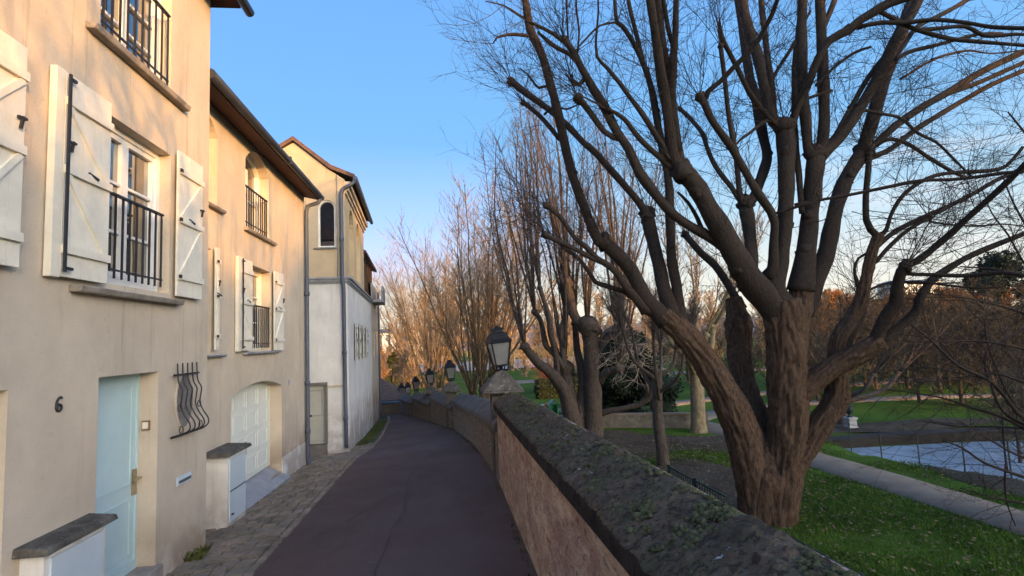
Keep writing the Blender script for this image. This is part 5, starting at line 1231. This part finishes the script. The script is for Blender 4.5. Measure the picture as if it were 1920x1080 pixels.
# ---- background trees: a few kinds are grown once, then copied
def bare_tree(name, label, H, r0, tw, bt='bark_grey', width=.5, n1=11, n2=6, n3=5, rt=.02, leaf=None, nleaf=0, ls=.12, group=None, low=.25, upb=.10, cat='tree'):
    t = thing(name, label, cat, (0,0,0), group); b = MB(); c = MB(); tips = []
    P, W = catmull([(0,0,-.4), (.05,0,H*.2), (-.1,.08,H*.5), (.05,-.05,H*.92)], [r0*1.2, r0, r0*.7, r0*.12], .4); b.tube(P, W, 9)
    for k in range(n1):
        h = lerp(low, .88, (k+rnd.random()*.5)/n1); p = P[min(len(P)-1, int(h*len(P)))]; th = k*2.4+rnd.uniform(-.5,.5)
        L = H*width*lerp(1.0, .38, h)*rnd.uniform(.8,1.15); d = Vector((math.cos(th), math.sin(th), lerp(.55, 1.4, h))).normalized()
        pts, e = twig(b, p, d, L, r0*lerp(.42,.2,h), 5, .14, upb, 6, .3)
        for j in range(n2):
            i = rnd.randint(1, 6); s = Vector((rnd.gauss(0,1), rnd.gauss(0,1), rnd.gauss(.35,.8))).normalized()
            p2, e2 = twig(c, pts[i], e*.5+s, L*rnd.uniform(.3,.6), rt*2.0, 3, .2, upb, 4, .4)
            for m_ in range(n3):
                s2 = Vector((rnd.gauss(0,1), rnd.gauss(0,1), rnd.gauss(.3,.8))).normalized(); ii = rnd.randint(1, 4)
                p3, e3 = twig(c, p2[ii], e2*.6+s2, L*rnd.uniform(.14,.32), rt, 3, .2, upb, 3, .5); tips.append(p3[-1]); tips.append(p3[1])
                p4, _ = twig(c, p3[1], e3+s2*.6+Vector((rnd.gauss(0,.6), rnd.gauss(0,.6), .2)), L*.14, rt*.7, 3, .2, upb, 2, .6); tips.append(p4[-1])
    b.build('trunk', MT[bt], t); c.build('twigs', MT[tw], t)
    if leaf:
        l_ = MB(); leafquads(l_, [rnd.choice(tips)+Vector((rnd.gauss(0,.22), rnd.gauss(0,.22), rnd.gauss(0,.18))) for _ in range(nleaf)], ls*.6, ls*1.2); l_.build('foliage', MT[leaf], t)
    return t
def evergreen(name, label, loc, H, Rr, n, mt, ls=.12, shape='dome', group=None, cat='evergreen tree', blobs=26):
    t = thing(name, label, cat, loc, group); b = MB(); b.tube([(loc[0],loc[1],loc[2]-.3), (loc[0],loc[1],loc[2]+H*.85)], [H*.035, H*.01], 8); b.build('trunk', MT['bark_grey'], t)
    c = MB(); P = []
    bl = []
    for k in range(blobs):
        h = rnd.uniform(.05, 1); th = rnd.uniform(0, 6.28)
        rr = Rr*(math.sqrt(max(0.02, 1-(h*1.02)**2.2)) if shape == 'dome' else (1-h)*.95+.05)*rnd.uniform(.35,.95)
        bl.append((Vector((loc[0]+rr*math.cos(th), loc[1]+rr*math.sin(th), loc[2]+H*h*.93)), Rr*rnd.uniform(.22,.42)*(1 if shape == 'dome' else (1.15-h))))
    for _ in range(n):
        cc, rr = rnd.choice(bl); v = Vector((rnd.gauss(0,1), rnd.gauss(0,1), rnd.gauss(0,1))).normalized()*rr*rnd.uniform(.75,1.12); v.z *= .7; P.append(cc+v)
    leafquads(c, P, ls*.6, ls*1.3, .3)
    core = [(c_, r_) for c_, r_ in bl]
    for c_, r_ in core: c.lathe(c_, [(r_*.1,-r_*.55),(r_*.6,-r_*.35),(r_*.72,0),(r_*.55,r_*.35),(r_*.1,r_*.5)], 7)
    c.build('foliage', MT[mt], t); return t
q = at(1182, 795, 25.5); evergreen('dark_yew', 'broad near black evergreen dome behind the low park wall', (q.x, q.y, pz(q.x,q.y)), 4.0, 2.0, 26000, 'leaf_dark', .085, blobs=75)
q = at(1890, 700, 38); evergreen('dark_holm_oak', 'tall dark evergreen at the right edge beyond the pond', (q.x, q.y, pz(q.x,q.y)), 8.6, 3.3, 22000, 'leaf_dark', .12, group=None)
q = at(1990, 640, 33); evergreen('dark_holm_oak', 'second dark evergreen at the right frame edge, lower and nearer the pond', (q.x, q.y, pz(q.x,q.y)), 5.6, 2.8, 9000, 'leaf_dark', .12)
q = at(737, 705, 46); evergreen('green_conifer', 'green conifer above the tiled shed roof at the lane end', (q.x, q.y, -6.5), 6.2, 1.9, 7000, 'leaf_olive', .13, 'cone')
ORD = ['leftmost', 'second', 'third', 'fourth', 'fifth', 'sixth', 'seventh', 'eighth', 'ninth', 'tenth', 'eleventh', 'twelfth', 'thirteenth', 'fourteenth', 'fifteenth', 'sixteenth', 'seventeenth', 'eighteenth']
def ranks(sp, bands, tail):
    """one label each: place from the left within its depth band"""
    out = {}
    for lo, hi, nm in bands:
        ii = sorted([i for i, q in enumerate(sp) if lo <= q[2] < hi], key=lambda i: (sp[i][0]-960)/1.0)
        for k, i in enumerate(ii): out[i] = ('leftmost' if k == 0 else ORD[k]+' from the left')+' in the '+nm+' '+tail
    return out
def place(proto, px, py, D, label, sc=1.0, z=None, first=False):
    q = at(px, py, D); zz = pz(q.x, q.y) if z is None else z
    o = proto if first else dup(proto)
    o.location = (q.x, q.y, zz); o.rotation_euler = (0,0,rnd.uniform(0,6.28)); o.scale = (sc,)*3; o['label'] = label; return o
sc_ = bare_tree('scrub_tree', 'x', 5.8, .11, 'twig_scrub', width=.55, n1=18, n2=8, n3=6, rt=.011, low=.06, group='grey bare trees around the pond')
LAB = ['between the trunk and the pond', 'behind the small leaning tree', 'over the far pond bank', 'left of the dark right hand evergreen', 'in the thicket behind the lower right limb', 'in front of the orange beeches', 'at the far pond corner', 'beyond the far path', 'close to the right frame edge', 'behind the upper gravel path']
sp = [(1560,700,30,.8),(1640,700,31,.85),(1700,700,33,.95),(1760,700,30,.9),(1820,690,33,1.),(1880,690,29,.9),(1600,690,38,1.),(1680,690,40,1.05),(1740,690,42,1.1),(1540,690,42,.95),(1800,690,42,1.1),(1500,690,36,.85),(1930,690,36,1.),(1400,700,38,.8),(1340,700,41,.9),(1290,700,44,.9),(1240,700,43,.85),(1860,700,24,.7),(1915,720,22,.7),(1800,720,25,.65),(1720,710,26,.6),(1915,880,15,.36),(1935,840,17,.45),(1450,700,34,.8),(1530,700,28,.7),(1570,690,35,.9),(1620,690,34,.85),(1715,690,36,.95),(1775,690,35,.9),(1850,690,37,1.0),(1660,700,45,1.1),(1590,690,47,1.1),(1770,690,47,1.1),(1835,690,46,1.1)]
RK = ranks(sp, [(0,27,'nearest rank'),(27,34,'second rank'),(34,41,'third rank'),(41,60,'rear rank')], 'of grey bare pond trees')
for i, (px, py, D, s) in enumerate(sp):
    place(sc_, px, py, D, RK[i], s, first=(i == 0))
be = bare_tree('russet_beech', 'x', 10.5, .28, 'twig_far', width=.40, n1=16, n2=8, n3=5, rt=.03, low=.08, leaf='leaf_russet', nleaf=8200, ls=.17, group='sunlit russet trees across the park')
LB = ['right of the big trunk', 'between the right hand risers', 'above the pond', 'next to the tall dark evergreen', 'far behind the plane tree', 'left of the low forked limb', 'behind the grey scrub', 'under the pale horizon']
bp = [(1545,640,80,.85),(1600,640,84,.9),(1660,640,82,.82),(1720,640,86,.88),(1780,640,84,.95),(1835,640,88,.9),(1570,640,110,1.2),(1700,640,115,1.15),(1800,640,118,1.2),(1480,640,95,.9),(1890,640,105,1.1),(1640,640,66,.62),(1750,640,68,.66)]
RK = ranks(bp, [(0,75,'nearest rank'),(75,92,'middle rank'),(92,200,'rear rank')], 'of sunlit russet trees')
for i, (px, py, D, s) in enumerate(bp):
    place(be, px, py, D, RK[i], s, first=(i == 0))
go = bare_tree('sunlit_tree', 'x', 11.5, .30, 'twig_sunlit', 'bark_sunlit', width=.30, n1=22, n2=9, n3=6, rt=.03, low=.06, group='sunlit bare trees beyond the lawn', upb=.16)
LG = ['left of the nearest lantern', 'behind the fan of stems', 'right of the nearest lantern', 'behind the twin stemmed tree', 'over the dark evergreen dome', 'left of the back stem', 'at the end of the lawn', 'near the lane end']
gp2 = [(960,690,78,.9),(1010,690,84,.95),(1065,690,80,.9),(1130,690,86,1.),(1190,690,82,.9),(1250,690,88,1.),(1310,690,84,.95),(1370,690,90,1.),(1430,690,86,.85),(900,690,80,1.),(850,700,76,1.),(800,700,84,1.1),(1040,690,110,1.2),(1220,690,112,1.25),(1340,690,114,1.2),(930,690,104,1.2)]+[(x_, 700, d_, s_) for x_, d_, s_ in ((985,62,.5),(1030,66,.55),(1085,60,.5),(1150,64,.6),(1215,61,.55),(1275,63,.5),(1335,60,.55),(1395,64,.6),(1455,62,.55),(1510,65,.6))]
RK = ranks(gp2, [(0,70,'low front rank'),(70,95,'middle rank'),(95,200,'rear rank')], 'of sunlit bare trees')
for i, (px, py, D, s) in enumerate(gp2):
    place(go, px, py, D, RK[i], s, first=(i == 0))
po = bare_tree('poplar', 'x', 15, .22, 'twig_sunlit', width=.12, n1=26, n2=6, n3=5, rt=.03, group='sunlit poplars beyond the lane', low=.1, upb=.4)
for i, (px, py, D, s) in enumerate([(716,700,92,.72),(731,700,88,.80),(746,700,90,.84),(756,700,96,.80)]): place(po, px, py, D, ['leftmost and palest narrow poplar beyond the lane end','narrow poplar second from the left beyond the lane end','narrow poplar third from the left beyond the lane end','rightmost narrow poplar beyond the lane end'][i], s, -7.5, first=(i == 0))
bs = bare_tree('orange_bush', 'x', 4.8, .10, 'twig_sunlit', width=.62, n1=14, n2=8, n3=6, rt=.016, group='bare bushes past the lane end', low=.06, cat='bush', leaf='leaf_russet', nleaf=700, ls=.10)
for i, (px, py, D, s) in enumerate([(712,715,52,1.0),(724,715,58,1.1),(748,712,60,1.1),(770,712,58,1.0),(706,700,66,1.2),(738,700,70,1.3)]): place(bs, px, py, D, 'orange lit bare bush %s past the lane end' % ['against the house corner','left of the green conifer','right of the green conifer','behind the last pair of lanterns','above the shed ridge','behind the green conifer'][i], s, -7.0+.0*i, first=(i == 0))
q = at(758, 735, 43); bi = bare_tree('white_birch', 'small pale stemmed birch with reddish crown just above the far lanterns', 4.1, .10, 'twig_pink', 'bark_plane', .5, 14, 7, 5, .012, group=None, low=.3); bi.location = (q.x, q.y, q.z-1.0)

# far buildings beyond the trees
def far_block(label, px, py, D, w, h, dpt, mt, roofmt, z0, ns, nc):
    q = at(px, py, D); t = thing('far_building', label, 'building', (q.x, q.y, z0)); b = MB(); b.box((q.x-w/2, q.y, z0), (q.x+w/2, q.y+dpt, z0+h)); b.build('wall', MT[mt], t)
    r = MB(); r.hexa([(q.x-w/2-.3,q.y-.3,z0+h+.01),(q.x+w/2+.3,q.y-.3,z0+h+.01),(q.x+w/2+.3,q.y+dpt+.3,z0+h+.01),(q.x-w/2-.3,q.y+dpt+.3,z0+h+.01)], [(q.x-w/2*.8,q.y+dpt*.4,z0+h+1.2),(q.x+w/2*.8,q.y+dpt*.4,z0+h+1.2),(q.x+w/2*.8,q.y+dpt*.6,z0+h+1.2),(q.x-w/2*.8,q.y+dpt*.6,z0+h+1.2)]); r.build('roof', MT[roofmt], t)
    for i in range(ns):
        for j in range(nc):
            x = q.x-w/2+w*(j+.5)/nc; z = z0+h*(i+.35)/ns; m_ = MB(); m_.box((x-.55,q.y-.03,z), (x+.55,q.y+.05,z+h/ns*.5)); m_.build('window', MT['glass'], t)
far_block('pale far apartment block beside the leftmost poplar', 712, 660, 150, 7, 13, 8, 'white_wall', 'zinc', -10, 4, 3)
far_block('pinkish far block behind the upright fans of stems', 800, 660, 170, 12, 13, 8, 'plaster_b', 'tile', -9, 4, 4)
far_block('long white far building on the hillside right of the risers', 1725, 560, 260, 26, 10, 10, 'white_wall', 'zinc', 9, 3, 6)

# ---- tree off the right edge: only its sweeping branches reach into the picture
sw = thing('bankside_tree', 'dark tree at the right edge whose thin branches sweep over the pond', 'tree', at(2060, 950, 9.5))
b = MB(); c = MB(); DS = 9.5
P, W = catmull([at(2060,1060,DS), at(2055,930,DS), at(2040,780,DS), at(2035,600,DS), at(2050,400,DS), at(2070,200,DS)], [.22,.18,.15,.12,.09,.05], .15); b.tube(P, W, 12)
SWS = ['2040 800 14 1980 800 11 1920 784 9 1885 745 8 1852 712 7 1795 684 6 1742 635 4 1705 606 3', '2042 860 13 1970 830 10 1920 803 8 1880 782 7 1840 770 6 1823 765 5 1762 745 4 1660 729 2', '2045 900 12 1990 905 9 1930 897 7 1889 884 6 1844 867 5 1803 839 4 1768 826 3',
 '2042 840 9 1930 800 7 1880 770 6 1858 720 6 1848 692 6 1850 660 5 1880 640 4 1920 612 3', '1889 884 5 1884 850 4 1880 800 4 1878 770 3', '1886 870 5 1884 910 4 1890 950 3 1904 985 2', '1920 784 6 1890 740 4 1868 690 4 1850 640 3 1846 600 2', '1852 712 4 1800 700 3 1740 690 2 1680 695 2', '1795 684 4 1760 640 3 1700 628 2 1640 628 2',
 '2036 640 10 1980 600 8 1930 590 6 1880 575 4 1820 560 3 1760 552 2', '2038 700 10 1960 668 7 1900 650 5 1840 640 4 1770 640 3 1700 640 2', '2038 560 10 1980 480 8 1930 430 6 1900 380 4 1880 330 3', '2040 760 9 1960 730 7 1900 710 5 1860 700 4 1790 712 3 1720 716 2', '1920 803 6 1860 800 4 1800 800 3 1730 790 2', '2045 930 9 1960 950 6 1900 940 4 1850 930 3 1800 915 2',
 '2040 420 9 1980 330 7 1930 260 5 1890 210 3', '2036 600 9 1970 540 7 1925 500 5 1890 440 4 1860 400 3 1840 350 2', '2036 520 9 1985 500 7 1930 520 5 1870 505 4 1800 500 3', '2040 880 8 1960 870 6 1900 850 4 1850 820 3 1800 790 2']
for s in SWS:
    v = [float(x) for x in s.split()]; dd = rnd.uniform(-.2, 1.2); pp = [(v[i], v[i+1], v[i+2]) for i in range(0, len(v), 3)]; off = 0 if v[0] > 2000 else .5
    P, W = catmull([at(x, y, DS+off+dd*i/len(pp)) for i, (x, y, w_) in enumerate(pp)], [w_*.46/FPX*DS for x, y, w_ in pp], .12); b.tube(P, W, 6)
    for i in range(2, len(P)):
        if rnd.random() < .55:
            td = (P[i]-P[i-1]).normalized(); s_ = Vector((rnd.gauss(0,1), rnd.gauss(0,1), rnd.gauss(0,1))); s_ = (s_-td*s_.dot(td)).normalized()
            spray(c, P[i], td*.9+s_, rnd.uniform(.5,1.3), .006, 2, -.01, 4, .16, .8, .5, .0022)
b.build('trunk', MT['twig_dark'], sw); c.build('twigs', MT['twig_dark'], sw)

# ---- grass blades and fallen leaves
def on_path(x, y):
    xc = interp(y, [-4,4,9,13,16,19.5,22.5], [11.4,10.9,10.45,10.3,10.2,10.3,9.9]); return abs(x-xc) < .6 and y < 23
b = MB(); V = []; F = []
def blade(x, y, h):
    z = ground_z(x, y); th = rnd.uniform(0, 6.28); w_ = .006+.004*rnd.random(); l = h*rnd.uniform(.2,.8); c_, s_ = math.cos(th), math.sin(th)
    n = len(V); V.extend([(x-w_*s_, y+w_*c_, z-.01), (x+w_*s_, y-w_*c_, z-.01), (x+l*c_, y+l*s_, z+h)]); F.append((n, n+1, n+2))
cnt = 0
while cnt < 120000:
    x = rnd.uniform(5.0, 13.2); y = 4.5+14*rnd.random()**1.5
    if on_path(x, y) or pond_r(x, y) < .6: continue
    g_ = noise.noise(Vector((x*.7, y*.7, 3)))
    if (x-6.5)**2/2.0+(y-13.9)**2/5.0 < 1 and rnd.random() < .55+g_: continue
    if x > 10.9 and g_ < rnd.uniform(-.2,.3): continue
    if g_ < -.25 and rnd.random() < .7: continue
    blade(x, y, rnd.uniform(.025, .07)); cnt += 1
b.v = V; b.f = F; b.sm = [False]*len(F); b.mi = [0]*len(F); o = b.build('grass', MT['grass']); o['kind'] = 'stuff'
b = MB()
def leaf(x, y, s, z=None):
    z = (ground_z(x, y)+.05+rnd.uniform(0,.025)) if z is None else z; th = rnd.uniform(0,6.28); a = Vector((math.cos(th), math.sin(th), rnd.uniform(-.35,.35)))*s; c_ = Vector((-math.sin(th), math.cos(th), rnd.uniform(-.35,.35)))*s*.6
    p = Vector((x, y, z)); b.face([p-a, p-a*.2+c_, p+a, p-a*.2-c_])
for _ in range(5200):
    r_ = rnd.random()
    if r_ < .45: x, y = rnd.uniform(5,10), 4.5+15*rnd.random()
    elif r_ < .62: x, y = rnd.gauss(6.6,1.0), rnd.gauss(13.8,1.8)
    elif r_ < .80: x, y = rnd.gauss(5.6,1.3), rnd.gauss(19.8,1.2)
    elif r_ < .90: x, y = rnd.gauss(8.4,.8), rnd.gauss(18.4,.7)
    else: x, y = rnd.uniform(10.8,13), rnd.uniform(6,20)
    leaf(x, y, rnd.uniform(.018,.05))
for _ in range(140):
    x, y = rnd.uniform(-1.6,.6), 4+14*rnd.random(); leaf(x, y, rnd.uniform(.008,.018), gz(x,y)+.045)
o = b.build('fallen_leaves', MT['fallen']); o['kind'] = 'stuff'
